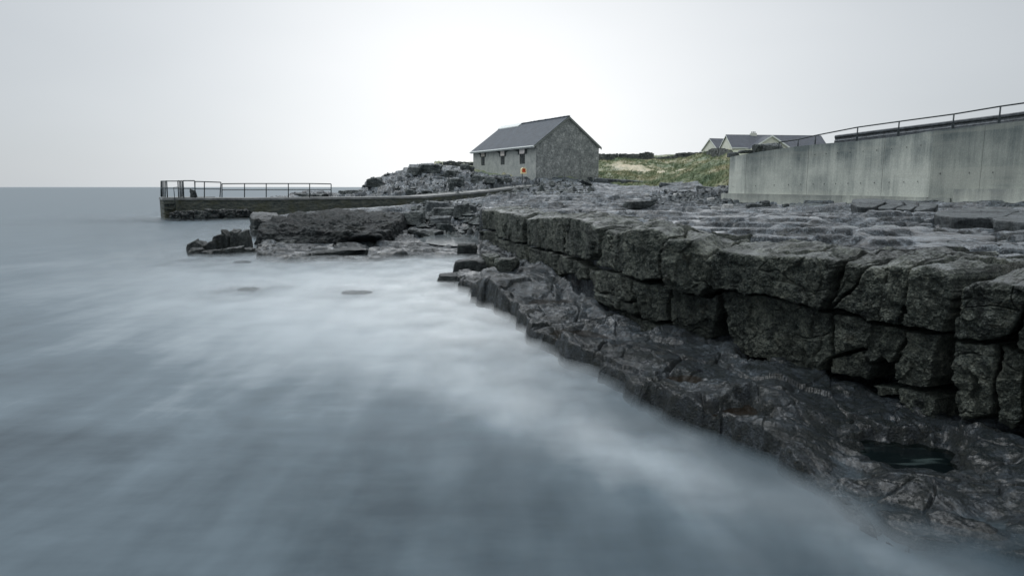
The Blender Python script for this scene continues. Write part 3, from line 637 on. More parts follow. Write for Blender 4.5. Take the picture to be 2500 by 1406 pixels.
kq = (ve[Qa] > 0.02).any(1); Qa = Qa[kq]; used = np.zeros(len(V), bool); used[Qa.ravel()] = True; rm = np.cumsum(used)-1
me = raw_mesh('swash', V[used], rm[Qa].astype(np.int32), True, {'foam_shade': np.concatenate(fos)[used], 'veil': ve[used], 'swirl': np.clip(6.5/V[used][:, 1], 0.06, 1)}); me.materials.append(M_VEIL)
link(tag(bpy.data.objects.new('swash', me), kind='structure'))
# pools
def pool_mat(name, col, rough=0.06):
    m, t, b, out = newmat(name); pos = geo_pos(t).outputs['Position']
    n = tex(t, 'noise', 1.6, pos, 5, 0.6, stretch=(1, 2.2, 1)).outputs['Fac']
    t.links.new(ramp(t, n, [(0.35, tuple(c*0.5 for c in col)), (0.65, tuple(c*1.5 for c in col))]), b.inputs['Base Color'])
    b.inputs['Roughness'].default_value = rough; b.inputs['IOR'].default_value = 1.33; b.inputs['Alpha'].default_value = {'pale_pool': 1.0, 'green_pool': 0.8}.get(name, 0.5)
    t.links.new(bump(t, tex(t, 'noise', 5, pos, 3, 0.5, stretch=(0.7, 1.6, 1)).outputs['Fac'], 0.12, 0.02), b.inputs['Normal'])
    return m
MP1 = pool_mat('brown_pool', (0.016, 0.011, 0.006)); MP2 = pool_mat('green_pool', (0.0012, 0.003, 0.0028), 0.09); 
_t = MP2.node_tree; _b = [n for n in _t.nodes if n.type == 'BSDF_PRINCIPLED'][0]; _src = _b.inputs['Base Color'].links[0].from_socket
_fn = tex(_t, 'noise', 1.5, geo_pos(_t).outputs['Position'], 5, 0.6, stretch=(0.8, 3.5, 1)).outputs['Fac']
_t.links.new(mixc(_t, ramp(_t, _fn, [(0.56, 0.0), (0.72, 1.0)]), _src, (0.07, 0.10, 0.10)), _b.inputs['Base Color'])
MP3 = pool_mat('pale_pool', (0.10, 0.12, 0.13), 0.10)
def disc(name, cx, cy, rx, ry, z, mat, seed):
    r = random.Random(seed); n = 48; vs = [(cx, cy, z)]; ph = r.random()*6
    for i in range(n):
        an = i/n*2*math.pi; k = 1.25+0.10*math.sin(an*3+ph)
        vs.append((cx+math.cos(an)*rx*k, cy+math.sin(an)*ry*k, z))
    mb = MB().add(vs, [(0, i+1, (i+1) % n+1) for i in range(n)]); o = mb.build(name, mat); tag(o, kind='structure')
for i, (cx, cy, rx, ry, z) in enumerate(POOLW):
    if i == len(POOLW)-1: disc('tide_pool', cx, cy, rx, ry, z, MP2, i)
    else: disc('tide_pool', cx, cy, rx, ry, z, MP1, i)
disc('tide_pool', PALE[0], PALE[1], PALE[2]*.80, PALE[3]*.85, PALE[4], MP3, 77)

# ------------------------------------------------------------------ rock slabs and boulders
def slab_mesh(poly, ztop, zbot, under=0.0, bev=0.08, rough=0.06, seed=0, n=None, dome=0.0, crk=0.0, res=1.0):
    """poly: plan outline; ztop: one value or one per corner; under: how far the foot draws in"""
    poly = np.array(poly, float); k = len(poly); zt = np.broadcast_to(np.asarray(ztop, float), (k,))
    seg = np.linalg.norm(np.roll(poly, -1, 0)-poly, axis=1); per = seg.sum()
    n = n or int(np.clip(160*res, 40, 700)); s = np.linspace(0, per, n, endpoint=False); cs = np.concatenate([[0], np.cumsum(seg)])
    pc = np.vstack([poly, poly[:1]]); zc = np.append(zt, zt[0])
    ox = np.interp(s, cs, pc[:, 0]); oy = np.interp(s, cs, pc[:, 1])
    # plane fit for the top
    A = np.column_stack([poly, np.ones(k)]); co, *_ = np.linalg.lstsq(A, zt, rcond=None)
    # slightly soften corners
    kk = max(1, n//60)
    for _ in range(2):
        ox = (np.roll(ox, kk)+ox*2+np.roll(ox, -kk))/4; oy = (np.roll(oy, kk)+oy*2+np.roll(oy, -kk))/4
    cx, cy = poly.mean(0); rad = np.hypot(ox-cx, oy-cy); dx, dy = (ox-cx)/rad, (oy-cy)/rad
    H = float(zt.mean()-zbot); nh = int(np.clip(26*res, 10, 90)); rings = []
    for v_ in np.linspace(0, 1, nh):
        ins = under*(1-v_)**1.3+0.05*bev
        vtop = H*(1-v_); ins2 = bev*(1-math.sqrt(max(0, 1-(1-min(vtop/bev, 1))**2)))
        rr = rad-ins-ins2; zz = zbot+v_*((co[0]*(cx+dx*rad)+co[1]*(cy+dy*rad)+co[2])-zbot)
        rings.append(np.stack([cx+dx*rr, cy+dy*rr, zz], 1))
    ntp = int(np.clip(26*res, 8, 100)); rim = rad-bev*1.05
    for f in np.linspace(1, 0.02, ntp)[1:]:
        rr = rim*f; x, y = cx+dx*rr, cy+dy*rr
        rings.append(np.stack([x, y, co[0]*x+co[1]*y+co[2]+dome*(1-f*f)], 1))
    V = np.concatenate(rings); nr = len(rings)
    nrm = np.stack([V[:, 0]-cx, V[:, 1]-cy, (V[:, 2]-(zbot+H*0.4))*1.2], 1); nrm /= np.linalg.norm(nrm, axis=1)[:, None]+1e-9
    dsp = fbm3(V, 1.1/ max(rough*6, .25), 5, seed, 0.55)*rough
    ledge = np.abs(perlin3(V[:, 0]*0.5, V[:, 1]*0.5, V[:, 2]*5.5, seed+9))*rough*-0.9
    V = V+nrm*(dsp+ledge)[:, None]
    if crk:
        u = np.arctan2(V[:, 1]-cy, V[:, 0]-cx)*per/(2*math.pi); q1, q2, qc = voro2(u*1.1+seed, V[:, 2]*1.6, seed+3)
        onside = np.repeat(np.arange(nr) < nh, n); V = V-nrm*(crk*np.exp(-((q2-q1)/0.05)**2)*onside-crk*0.6*(qc-0.5)*onside)[:, None]
    idx = np.arange(nr*n).reshape(nr, n); nx_ = np.roll(idx, -1, 1)
    q = np.stack([idx[:-1], nx_[:-1], nx_[1:], idx[1:]], -1).reshape(-1, 4)
    return V, q, np.array([cx, cy, zbot])
def slab(name, label, cat, poly, ztop, zbot, mat, group=None, **kw):
    V, q, org = slab_mesh(poly, ztop, zbot, **kw)
    me = raw_mesh(name, V-org, q); me.materials.append(mat)
    o = bpy.data.objects.new(name, me); link(o); o.location = org; return tag(o, label, cat, group)
def ipoly(pts, Y0=None):
    """plan outline from photo pixels with a height each: (px,py,z)"""
    return [tuple(G(a, b_, c_)[:2]) for a, b_, c_ in pts]
def ground_hit(px, py, Yg):
    a, e = ray(px, py); Ys = np.exp(np.linspace(math.log(Yg*.62), math.log(Yg*1.6), 260)); z = hgts(a*Ys, Ys); hit = np.where(z >= EYE+e*Ys)[0]
    return float(Ys[hit[0]]) if len(hit) and hit[0] > 0 else Yg
def boulder(label, px, py, Y, w, d, h, mat=M_BLOCK, seed=0, rz=0.0, group=None, name='boulder', tilt=0.0, under=0.05, bev=None, rough=None, k=7, res=0.7, planes=(), nuv=None, ncut=9, ftilt=0.0, pw=34, cat=None, snap=False):
    """a rock cut by planes: px,py = foot centre in the photo at depth Y; w,d,h metres"""
    if snap: Y2 = ground_hit(px, py, Y); w, d, h, Y = w*Y2/Y, d*Y2/Y, h*Y2/Y, Y2
    c = P(px, py, Y); r = np.random.RandomState(seed); nu, nv = nuv or ((110, 64) if res > .65 else (80, 48))
    U, V_ = np.meshgrid(np.linspace(0, 2*np.pi, nu, endpoint=False), np.linspace(0.02, np.pi-0.02, nv)); 
    u = np.stack([np.cos(U)*np.sin(V_), np.sin(U)*np.sin(V_), np.cos(V_)], -1).reshape(-1, 3)
    pls = []
    for n_ in ((1, 0, 0), (-1, 0, 0), (0, 1, 0), (0, -1, 0), (0, 0, 1), (0, 0, -1)):
        q = np.array(n_, float)+r.normal(size=3)*(0.13 if n_[2] == 0 else 0.06)
        if n_ == (0, 0, 1): q[0] -= tilt*1.2; q[1] -= ftilt
        pls.append((q/np.linalg.norm(q), 1.0))
    for _ in range(ncut):
        q = r.normal(size=3); q[2] = abs(q[2])*.8; q /= np.linalg.norm(q); sup = np.abs(q).sum(); pls.append((q, sup*r.uniform(.72, .93)))
    for n_, d_ in planes: q = np.array(n_, float); pls.append((q/np.linalg.norm(q), d_))
    s_ = 0; pw = pw if bev is None else 9
    for n_, d_ in pls: s_ = s_+np.clip(u@n_/d_, 0, None)**pw
    rad = s_**(-1/pw)
    p = u*rad[:, None]*np.array([w/2, d/2, h*.62])
    m_ = min(w, d, h); rg = (rough or 0.10*m_)
    ph = p+seed*3.1
    p = p+u*((fbm3(ph, 1.3/m_, 5, seed % 50, 0.6)*rg*1.1)-0.35*rg*np.abs(perlin3(ph[:, 0]*.6/m_, ph[:, 1]*.6/m_, ph[:, 2]*5/m_, 7)))[:, None]
    cr, sr = math.cos(rz), math.sin(rz); p = np.stack([p[:, 0]*cr-p[:, 1]*sr, p[:, 0]*sr+p[:, 1]*cr, p[:, 2]+h*.38], 1)
    idx = np.arange(nu*nv).reshape(nv, nu); nx_ = np.roll(idx, -1, 1); q = np.stack([idx[1:], nx_[1:], nx_[:-1], idx[:-1]], -1).reshape(-1, 4)
    me = raw_mesh(name, p, q); me.materials.append(mat)
    o = bpy.data.objects.new(name, me); link(o); c = c-np.array([0, 0, .10*h if snap else 0]); o.location = c
    return tag(o, label, cat or (name if name in ('boulder', 'stone') else 'rock'), group)
# big tilted slab rock standing on the shelf
boulder('huge dark flat-topped slab of rock with undercut front, standing in the shallows before the pier', 822, 597, 30.5, 5.3, 8.6, 1.08, M_BIGSLAB, seed=3, name='slab_rock', ftilt=.44, tilt=-.17, rough=.20, nuv=(520, 300), ncut=3, pw=40,
        planes=[((.35, -1, -.30), 1.06), ((-.30, -1, -.26), 1.02), ((-.8, -.5, .1), 1.16), ((.85, -.2, .55), 1.18), ((-.9, .3, .2), 1.02)])
slab('rock_stack', 'small square dark rock stack left of the big slab, standing in water', 'rock',
     [tuple(P(x, 560, Y)[:2]) for x, Y in [(612, 34), (618, 31.8), (668, 31.5), (690, 33), (680, 36), (620, 36)]], [1.0, .95, .9, .95, 1.1, 1.1], -0.3, M_REEF, under=-.08, bev=.12, rough=.13, seed=5, res=1.4, crk=.08)
slab('rock_stack', 'low broken rock under the left tip of the big slab, sloping to the water', 'rock',
     [tuple(P(x, 560, Y)[:2]) for x, Y in [(632, 28), (650, 26.2), (720, 26), (760, 28), (730, 31), (650, 31)]], [.35, .3, .42, .55, .62, .5], -0.3, M_REEF, under=-.2, bev=.12, rough=.13, seed=6, res=1.4, crk=.08)
# reef of upright blocks in the water: each joint block its own rock
rb = [(472, 628, 25.0, .40, .60, .55), (497, 630, 24.6, .42, .55, .56), (519, 630, 24.6, .34, .6, .60), (541, 628, 25, .30, .6, .92), (560, 628, 25.2, .24, .6, .88), (580, 627, 25.3, .34, .7, .98), (601, 626, 25.4, .36, .8, .95),
      (484, 632, 23.9, .44, .45, .36), (510, 633, 23.7, .42, .4, .30), (537, 632, 23.8, .36, .4, .34), (558, 632, 23.8, .32, .4, .38), (580, 631, 23.9, .40, .4, .40), (606, 630, 24.2, .46, .6, .36), (630, 628, 24.6, .5, .7, .30), (655, 628, 24.6, .6, .6, .24)]
rlab = ['leftmost tall block of the jointed reef in the water', 'second block from the left along the back of the jointed reef', 'low notched block beside the tallest blocks of the reef', 'tall pointed block in the middle of the reef', 'thin upright block between two tall blocks of the reef', 'tallest flat-topped block of the reef', 'tall block at the right end of the reef beside the open water',
        'low front block at the left foot of the reef', 'second low front block of the reef from the left', 'third low front block of the reef from the left', 'narrow low front block below the thin upright block', 'square front block below the tallest reef block', 'wide front block sloping right of the square one on the reef', 'flat rock joining the reef to the shelf', 'thin flat rock where the reef meets the shelf below the big slab']
for i, ((px, py, Y, w, d, h), lb) in enumerate(zip(rb, rlab)):
    boulder(lb, px, py, Y, w, d, h*1.0, M_REEF, seed=20+i, group='jointed reef blocks', name='reef_block', tilt=random.Random(i).uniform(-.25, .25), under=-.05, k=5, rz=random.Random(i).uniform(-.3, .3), res=0.8)
slab('ledge_slab', 'long flat slab lying on the shelf below the big undercut rock', 'rock', ipoly([(700, 617, .22), (760, 613, .22), (880, 603, .3), (902, 612, .3), (880, 622, .12), (740, 628, .1)]), [.20, .22, .34, .34, .30, .2], -0.1, M_REEF, under=.05, bev=.05, rough=.05, seed=33, res=1.2)
# boulders between the pier and the cliff
bs = [('flat-topped pale boulder propped above darker rocks just below the pier ramp', 1068, 512, 40, 1.35, 1.3, .50, M_SLAB, .0),
      ('long dark boulder lying under the pale propped boulder', 1085, 528, 37, 1.6, 1.2, .5, M_BLOCK, .05),
      ('rounded loaf-shaped boulder resting on a square block by the tide pool', 1073, 546, 35, 1.15, .8, .42, M_SLAB, .02),
      ('square block under the loaf-shaped boulder', 1086, 562, 33, .75, .7, .34, M_BLOCK, .0),
      ('dark hump-backed boulder behind the right end of the big slab', 1012, 540, 36, 1.2, 1.0, .55, M_BLOCK, .1),
      ('wedge of rock between the big slab and the tide pool', 1040, 575, 30, 1.3, 1.1, .3, M_BLOCK, -.2),
      ('brown-tinged boulder leaning on the rocks right of the propped boulder', 1128, 523, 37, .9, .7, .55, M_BLOCK, .3),
      ('small pale angular stone right of the leaning boulder', 1150, 518, 38, .6, .6, .5, M_SLAB, -.3),
      ('square mossy block standing at the edge of the tide pool', 1141, 618, 22.8, .62, .5, .36, M_REEF, .05),
      ('flat green-tinged rock at the foot of the cliff corner near the water', 1150, 655, 18.4, .9, .8, .26, M_REEF, .1),
      ('low rock lapped by the water left of the cliff corner', 1110, 680, 17.2, .8, .7, .14, M_REEF, .1),
      ('square pale-green block under the cliff corner', 1200, 646, 18.6, .45, .5, .30, M_CLIFF, .0),
      ('second square block under the cliff corner, right of the pale-green one', 1240, 652, 17.8, .5, .5, .26, M_CLIFF, .0),
      ('mossy dark boulder in the middle of the rock plateau', 1560, 505, 30, 1.15, .9, .28, M_BLOCK, .2)]
for i, (lb, px, py, Y, w, d, h, mt, tl_) in enumerate(bs):
    boulder(lb, px, py, Y, w, d, h, mt, seed=60+i, tilt=tl_, k=7, rz=random.Random(i+9).uniform(-.3, .3), snap=True)
# pale slabs by the concrete wall
sl = [('first leftmost of the broken slabs in a row below the concrete wall', [(2080, 492, 22.5), (2140, 489, 23), (2165, 497, 22), (2132, 512, 19.6), (2098, 512, 19.6), (2076, 502, 20.6)]),
      ('second slab from the left in the row below the concrete wall', [(2150, 491, 22.8), (2196, 495, 22.4), (2208, 503, 21), (2176, 516, 19.3), (2140, 514, 19.5), (2168, 501, 21)]),
      ('third slab from the left in the row below the concrete wall', [(2204, 496, 22.4), (2236, 499, 22.2), (2238, 508, 20.8), (2224, 517, 19.2), (2184, 516, 19.3), (2212, 505, 21)]),
      ('fourth, rightmost slab of the row below the concrete wall', [(2242, 499, 22), (2292, 503, 21.4), (2284, 511, 20), (2248, 520, 18.8), (2230, 518, 19), (2244, 508, 20.6)]),
      ('broad smooth slab with a dark undercut edge at the right of the plateau', [(2330, 516, 17), (2470, 516, 17), (2490, 521, 16), (2446, 538, 13.2), (2335, 541, 13.1), (2275, 531, 14.4)]),
      ('thick slab cut by the right edge of the photo, its front edge dark', [(2480, 524, 14.6), (2700, 528, 14.2), (2720, 550, 10.9), (2500, 554, 10.9), (2415, 545, 12.0), (2452, 536, 13.1)])]
for i, (lb, pts) in enumerate(sl):
    q_ = np.array([P(*p_) for p_ in pts])
    slab('stone_slab', lb, 'rock slab', [tuple(p_[:2]) for p_ in q_], q_[:, 2]+.07, q_[:, 2].min()-.30, M_SLAB, 'pale slabs below the concrete wall', under=.14, bev=.05, rough=.035, seed=90+i, res=1.8)
kb = [('pale rounded kerb slab from the shed corner along the foot of the grass', [(1450, 438), (1520, 441), (1605, 449), (1600, 457), (1520, 452), (1448, 446)], 3.0, .5),
      ('middle rounded kerb slab at the foot of the grass slope', [(1612, 450), (1660, 455), (1696, 459), (1694, 468), (1650, 465), (1608, 459)], 2.35, .45),
      ('long kerb slab at the foot of the grass ending at the concrete wall', [(1700, 459), (1740, 463), (1782, 467), (1782, 477), (1740, 474), (1698, 469)], 2.15, .5)]
for i, (lb, pts, z, th) in enumerate(kb):
    Yk = [74, 58, 48][i]; pl = [tuple(P(a, b_, Yk*(1.0+(0.03 if j < 3 else 0)))[:2]) for j, (a, b_) in enumerate(pts)]
    zt = [P(a, pts[j][1] if j < 3 else pts[5-j][1], Yk)[2]+.16 for j, (a, b_) in enumerate(pts)]
    slab('kerb_slab', lb, 'rock slab', pl, zt, min(zt)-.55, M_SLAB, 'kerb slabs at the foot of the grass', under=.1, bev=.16, rough=.08, seed=120+i, res=1.5)
# stones at the foot of the concrete wall
fs = [('white rounded stone at the left foot of the concrete wall', 1776, 508, 35.5, .55, .4, .22, M_WHITE), ('second white stone just left of the wall foot', 1745, 512, 34, .5, .4, .16, M_WHITE), ('dark cube-shaped stone against the footing of the concrete wall', 1868, 503, 34.8, .5, .4, .30, M_BLOCK),
      ('low dark rock left of the cube-shaped stone at the footing', 1838, 505, 34.8, .7, .4, .16, M_BLOCK), ('small dark stone at the footing, right of the cube-shaped one', 1918, 504, 34.2, .32, .3, .15, M_BLOCK), ('pale stone lying in the gravel below the kerb slabs', 1653, 480, 42, .5, .4, .2, M_WHITE),
      ('small pale stone in the gravel left of the concrete wall', 1735, 490, 39, .45, .35, .18, M_WHITE), ('little white stone in front of the grey gravel patch', 1580, 478, 44, .3, .3, .12, M_WHITE)]
M_PALEST = flat_mat('pale_stone', (0.30, 0.31, 0.31), 0.7, 0, 0.2, 6, 0.4)
for i, (lb, px, py, Y, w, d, h, mt) in enumerate(fs):
    boulder(lb, px, py, Y, w, d, h, M_PALEST if mt is M_WHITE else mt, seed=140+i, name='stone', k=8, bev=h*.4, snap=True)
# blocks on the headland behind the pier
hb = [('grey block crowning the low headland, its flat top tilted up to the left', 915, 452, 64, 1.7, 1.5, .8, .1), ('upright stepped block at the skyline of the headland', 1012, 424, 72, 1.3, 1.2, .9, 0), ('cubic block right of the stepped one on the skyline', 1035, 420, 73, 1.4, 1.2, 1.1, 0),
      ('broad block high on the headland below the green turf', 1062, 418, 75, 1.6, 1.4, .9, 0), ('large leaning boulder with a pale sloping top left of the shed', 1102, 432, 71, 1.6, 1.3, .95, .35), ('dark overhanging boulder below the leaning one', 1112, 452, 67, 1.8, 1.3, .8, .1),
      ('tan-faced upright rock behind the pier ramp', 1102, 466, 62, .55, .6, 1.0, 0), ('dark wedge-shaped boulder beside the shed track', 1168, 443, 69, 1.6, 1.2, .75, -.2), ('grey block in the row in front of the shed', 1196, 444, 69, 1.2, 1.0, .7, 0), ('dark block in the row in front of the shed', 1218, 445, 69, 1.2, 1.0, .7, .1),
      ('split pale block at the right of the row in front of the shed', 1240, 446, 69, .9, .8, .6, 0), ('brown-tinged boulder lying behind the causeway', 1042, 474, 60.5, 1.1, .9, .4, 0), ('rounded boulder behind the causeway, beside the brown-tinged one', 1002, 473, 61, 1.0, .9, .5, 0),
      ('low rock behind the right end of the pier railing', 745, 481, 58, 1.6, 1.2, .40, 0), ('second low rock behind the right end of the pier railing', 780, 481, 58.5, 1.5, 1.1, .38, 0), ('flat-topped rock at the foot of the headland by the sea', 860, 474, 61, 2.2, 1.4, .45, .1),
      ('dark square boulder against the left end wall of the shed', 1136, 413, 84, 1.2, 1.1, .8, 0), ('second dark boulder beside the shed end wall', 1149, 415, 83, 1.0, 1.0, .55, 0), ('mossy pillar stump at the right corner of the shed', 1441, 443, 76, .55, .5, .62, 0)]
for i, (lb, px, py, Y, w, d, h, tl_) in enumerate(hb):
    boulder(lb, px, py, Y, w*.85, d*.85, h*.82, M_BLOCK, seed=160+i, tilt=tl_, k=6, rz=random.Random(i).uniform(-.5, .5), res=.6, snap=True)
# rocks under the pier's end
ub = [('low rock at the foot of the pier end', 436, 534, 49.2, .9, .8, .45), ('broken rock left of the middle of the pier foot', 462, 533, 49.0, .8, .8, .50), ('layered rock under the pier wall', 492, 532, 49.0, 1.0, .8, .48), ('ribbed rock under the pier wall', 522, 529, 49.6, 1.0, .9, .50), ('low rock shelf under the pier wall', 556, 527, 49.8, 1.1, .9, .42), ('last low rock of the shelf under the pier wall', 592, 524, 50.5, 1.1, 1.0, .35)]
for i, (lb, px, py, Y, w, d, h) in enumerate(ub):
    boulder(lb, px, py, Y, w, d, h, M_REEF, seed=200+i, k=6, res=.8, rough=.14)
# rocks just awash
for i, (lb, px, py, Y) in enumerate([('low dark rock awash in the pale water, nearest the camera side of the bay', 870, 716, 15.1), ('small dark rock awash left in the bay', 607, 708, 15.6), ('dark rock barely above the water before the reef', 592, 641, 21.5)]):
    boulder(lb, px, py, float(G(px, py, 0.0)[1]), [.6, .4, .5][i], .35, .032, M_REEF, seed=220+i, bev=.08, rough=.05, ncut=16)

# ------------------------------------------------------------------ pier
def masonry_mat(name, dark, mid, pale, moss, sc=1.0, coord_scale=(1, 1, 1)):
    m, t, b, out = newmat(name); pos = geo_pos(t).outputs['Position']
    n = tex(t, 'noise', 2.2*sc, pos, 6, 0.7, stretch=(1, 1, 2.0)).outputs['Fac']; f = tex(t, 'noise', 16*sc, pos, 4, 0.7).outputs['Fac']
    v1 = tex(t, 'voro', 3.2*sc, pos, stretch=(1, 1, 1.9)); 
    s = mth(t, 'ADD', mth(t, 'MULTIPLY', n, 0.55), mth(t, 'MULTIPLY', f, 0.3)); s = mth(t, 'ADD', s, mth(t, 'MULTIPLY', v1.outputs['Distance'], 0.15))
    c = ramp(t, s, [(0.36, dark), (0.50, mid), (0.64, pale)])
    mo = ramp(t, tex(t, 'noise', 0.7*sc, pos, 5, 0.65).outputs['Fac'], [(0.5, 0.0), (0.66, 1.0)])
    c = mixc(t, mth(t, 'MULTIPLY', mo, 0.7), c, moss)
    t.links.new(c, b.inputs['Base Color']); b.inputs['Roughness'].default_value = 0.75
    t.links.new(bump(t, v1.outputs['Distance'], 0.6, 0.06, bump(t, f, 0.5, 0.03)), b.inputs['Normal'])
    return m
M_PIER = masonry_mat('weedy_masonry', (0.012, 0.02, 0.02), (0.045, 0.055, 0.048), (0.10, 0.105, 0.085), (0.05, 0.052, 0.018))
M_COPE = flat_mat('pier_deck_concrete', (0.17, 0.18, 0.18), 0.5, 0, 0.25, 1.5)
# (px of top front edge, py, depth)
pier_line = [(430, 483, 50.5), (600, 483.5, 51.2), (810, 482, 52.5), (930, 481, 54), (1030, 479.5, 56), (1110, 473.5, 59), (1180, 467, 62.5), (1250, 459, 67), (1318, 452, 70.5)]
pr = empty('pier', P(430, 530, 50.5), label='low stone pier and causeway with weedy masonry walls reaching into the sea', cat='pier')
tops = [P(*q) for q in pier_line]; 
def strip_solid(fr, width, ztop_off, zbot, jitter=0.0, n=4):
    """a wall following the points fr (top front edge), width metres behind, bottoms at zbot(list)"""
    mb = MB(); fr = [np.array(p) for p in fr]; nrm = []
    for i in range(len(fr)):
        d = fr[min(i+1, len(fr)-1)]-fr[max(i-1, 0)]; d[2] = 0; d /= np.linalg.norm(d); nrm.append(np.array([-d[1], d[0], 0]))
    bk = [p+nn*width for p, nn in zip(fr, nrm)]
    vs = []; 
    for p, q_, zb in zip(fr, bk, zbot):
        vs += [(p[0], p[1], zb), (p[0], p[1], p[2]+ztop_off), (q_[0], q_[1], q_[2]+ztop_off), (q_[0], q_[1], zb)]
    f = []
    for i in range(len(fr)-1):
        a_, c_ = i*4, (i+1)*4
        for k in range(4): f.append((a_+k, a_+(k+1) % 4, c_+(k+1) % 4, c_+k))
    f += [(3, 2, 1, 0), tuple((len(fr)-1)*4+k for k in range(4))]
    f = [tuple(reversed(q)) for q in f]
    return mb.add(vs, f)
zb = [-1, -1, -.5, -.2, 0.2, 0.6, 1.2, 1.8, 2.2]
o = strip_solid([t_-np.array([0, 0, .0]) for t_ in tops], 2.6, -0.16, zb).build('masonry_wall', M_PIER, pr)
strip_solid([t_-np.array([0, .06, 0]) for t_ in tops], 2.75, 0.0, [p[2]-0.155 for p in tops]).build('deck_coping', M_COPE, pr)
# end head of the pier with its recess for the steps
e0 = P(386, 483, 51.6); e1 = P(402, 483, 49.6)
hz = e1[2]
mb = MB()
pA, pB = np.array([e0[0], 51.8]), np.array([P(402, 483, 50.0)[0], 49.8])
pC = np.array([P(428, 483, 50.0)[0], 49.8]); pD = np.array([P(428, 483, 52)[0], 54.6]); pE = np.array([e0[0]+.1, 54.6])
mb.add([(pA[0], pA[1], -1), (pB[0], pB[1], -1), (pC[0], pC[1], -1), (pD[0]+2, pD[1], -1), (pE[0], pE[1], -1), (pA[0], pA[1], hz-.17), (pB[0], pB[1], hz-.17), (pC[0], pC[1], hz-.17), (pD[0]+2, pD[1], hz-.17), (pE[0], pE[1], hz-.17)],
       [(4, 3, 2, 1, 0), (5, 6, 7, 8, 9), (0, 1, 6, 5), (1, 2, 7, 6), (2, 3, 8, 7), (3, 4, 9, 8), (4, 0, 5, 9)]).build('pier_head', M_PIER, pr)
MB().add([(p[0], p[1], z) for z in (hz-.168, hz+.01) for p in (pA-[.05, 0], pB-[.05, .05], pC-[0, .05], pD+[1.9, 0], pE)],
       [(4, 3, 2, 1, 0), (5, 6, 7, 8, 9), (0, 1, 6, 5), (1, 2, 7, 6), (2, 3, 8, 7), (3, 4, 9, 8), (4, 0, 5, 9)]).build('head_coping', M_COPE, pr)
for k in range(4):   # landing steps let into the face
    MB().box((pC[0]-.35, 49.62, 0.15+k*.36), (.75, .34, .06)).build('landing_step', M_PIER, pr)

def railing(name, label, posts, r=0.038, cat='railing', mids=(0.55,), group=None, mat=None, bent=None):
    """posts: list of (foot xyz, top xyz)"""
    mat = mat or M_METAL; base = posts[0][0]; e = empty(name, base, label=label, cat=cat, group=group)
    for f_, t_ in posts: MB().tube([f_, t_], r, 7).build('post', mat, e, smooth=True)
    MB().tube([t_ for _, t_ in posts], r, 7).build('top_rail', mat, e, smooth=True)
    for k in mids:
        MB().tube([tuple(np.array(f_)*(1-k)+np.array(t_)*k) for f_, t_ in posts], r*.8, 7).build('middle_rail', mat, e, smooth=True)
    return e
def pp(px, pyb, pyt, Y, pxt=None): return (tuple(P(px, pyb, Y)), tuple(P(pxt if pxt is not None else px, pyt, Y)))
railing('pier_railing', 'long five-bay metal railing along the right half of the pier', [pp(542, 482, 449, 52), pp(597, 482, 448.5, 52.2), pp(650, 482, 448.5, 52.5), pp(704, 482, 448.5, 52.8), pp(756, 482, 448.5, 53), pp(808.5, 480, 449.5, 53.3)])
railing('pier_railing', 'taller two-bay metal railing with a slanting end post, left of the long railing', [pp(476, 483, 443.5, 51.2, 476), pp(499, 483, 444, 51.3), pp(537, 482, 445.5, 51.4, 539.5)])
railing('pier_railing', 'square metal hoop railing in front of the upright stone on the pier', [pp(449, 483.5, 441.5, 50.6, 447), pp(477, 483.5, 441.5, 50.7, 475)])
railing('pier_railing', 'metal railing across the far side of the pier head', [pp(394, 481, 442.5, 53.4), pp(409, 481, 442.5, 53.6, 407), pp(436, 482, 442.5, 53.8, 434.5), pp(446, 482, 442, 54)])
railing('pier_railing', 'metal railing of close posts at the left end of the pier head', [pp(393, 480, 442.5, 53.0), pp(396.5, 481, 442.5, 52.3), pp(400, 481.5, 442.5, 51.6), pp(403.5, 482, 442.5, 50.9), pp(408.5, 482.5, 442, 50.2, 406.5)])
railing('pier_railing', 'metal railing of close posts right of the landing steps', [pp(436.5, 483, 442, 50.4, 434), pp(440, 483, 442, 51.2, 438.5), pp(443, 483, 442, 52.0, 441.5), pp(446, 483, 441.5, 52.8, 445)])
lad = empty('ladder_rail', P(426, 520, 49.7), label='thin bent grab rail rising from the landing steps at the pier head', cat='handrail')
MB().tube([P(429, 522, 49.7), P(426.5, 484, 49.75), P(424, 458, 49.8), P(434, 457, 50.6)], .025, 6).build('grab_rail', M_METAL, lad, smooth=True)
boulder('upright grey stone standing on the pier deck behind the hoop railing', 472.5, 483, 51.6, .36, .32, .58, M_BLOCK, seed=240, name='standing_stone', k=6, tilt=-.1, res=.5, under=.06)

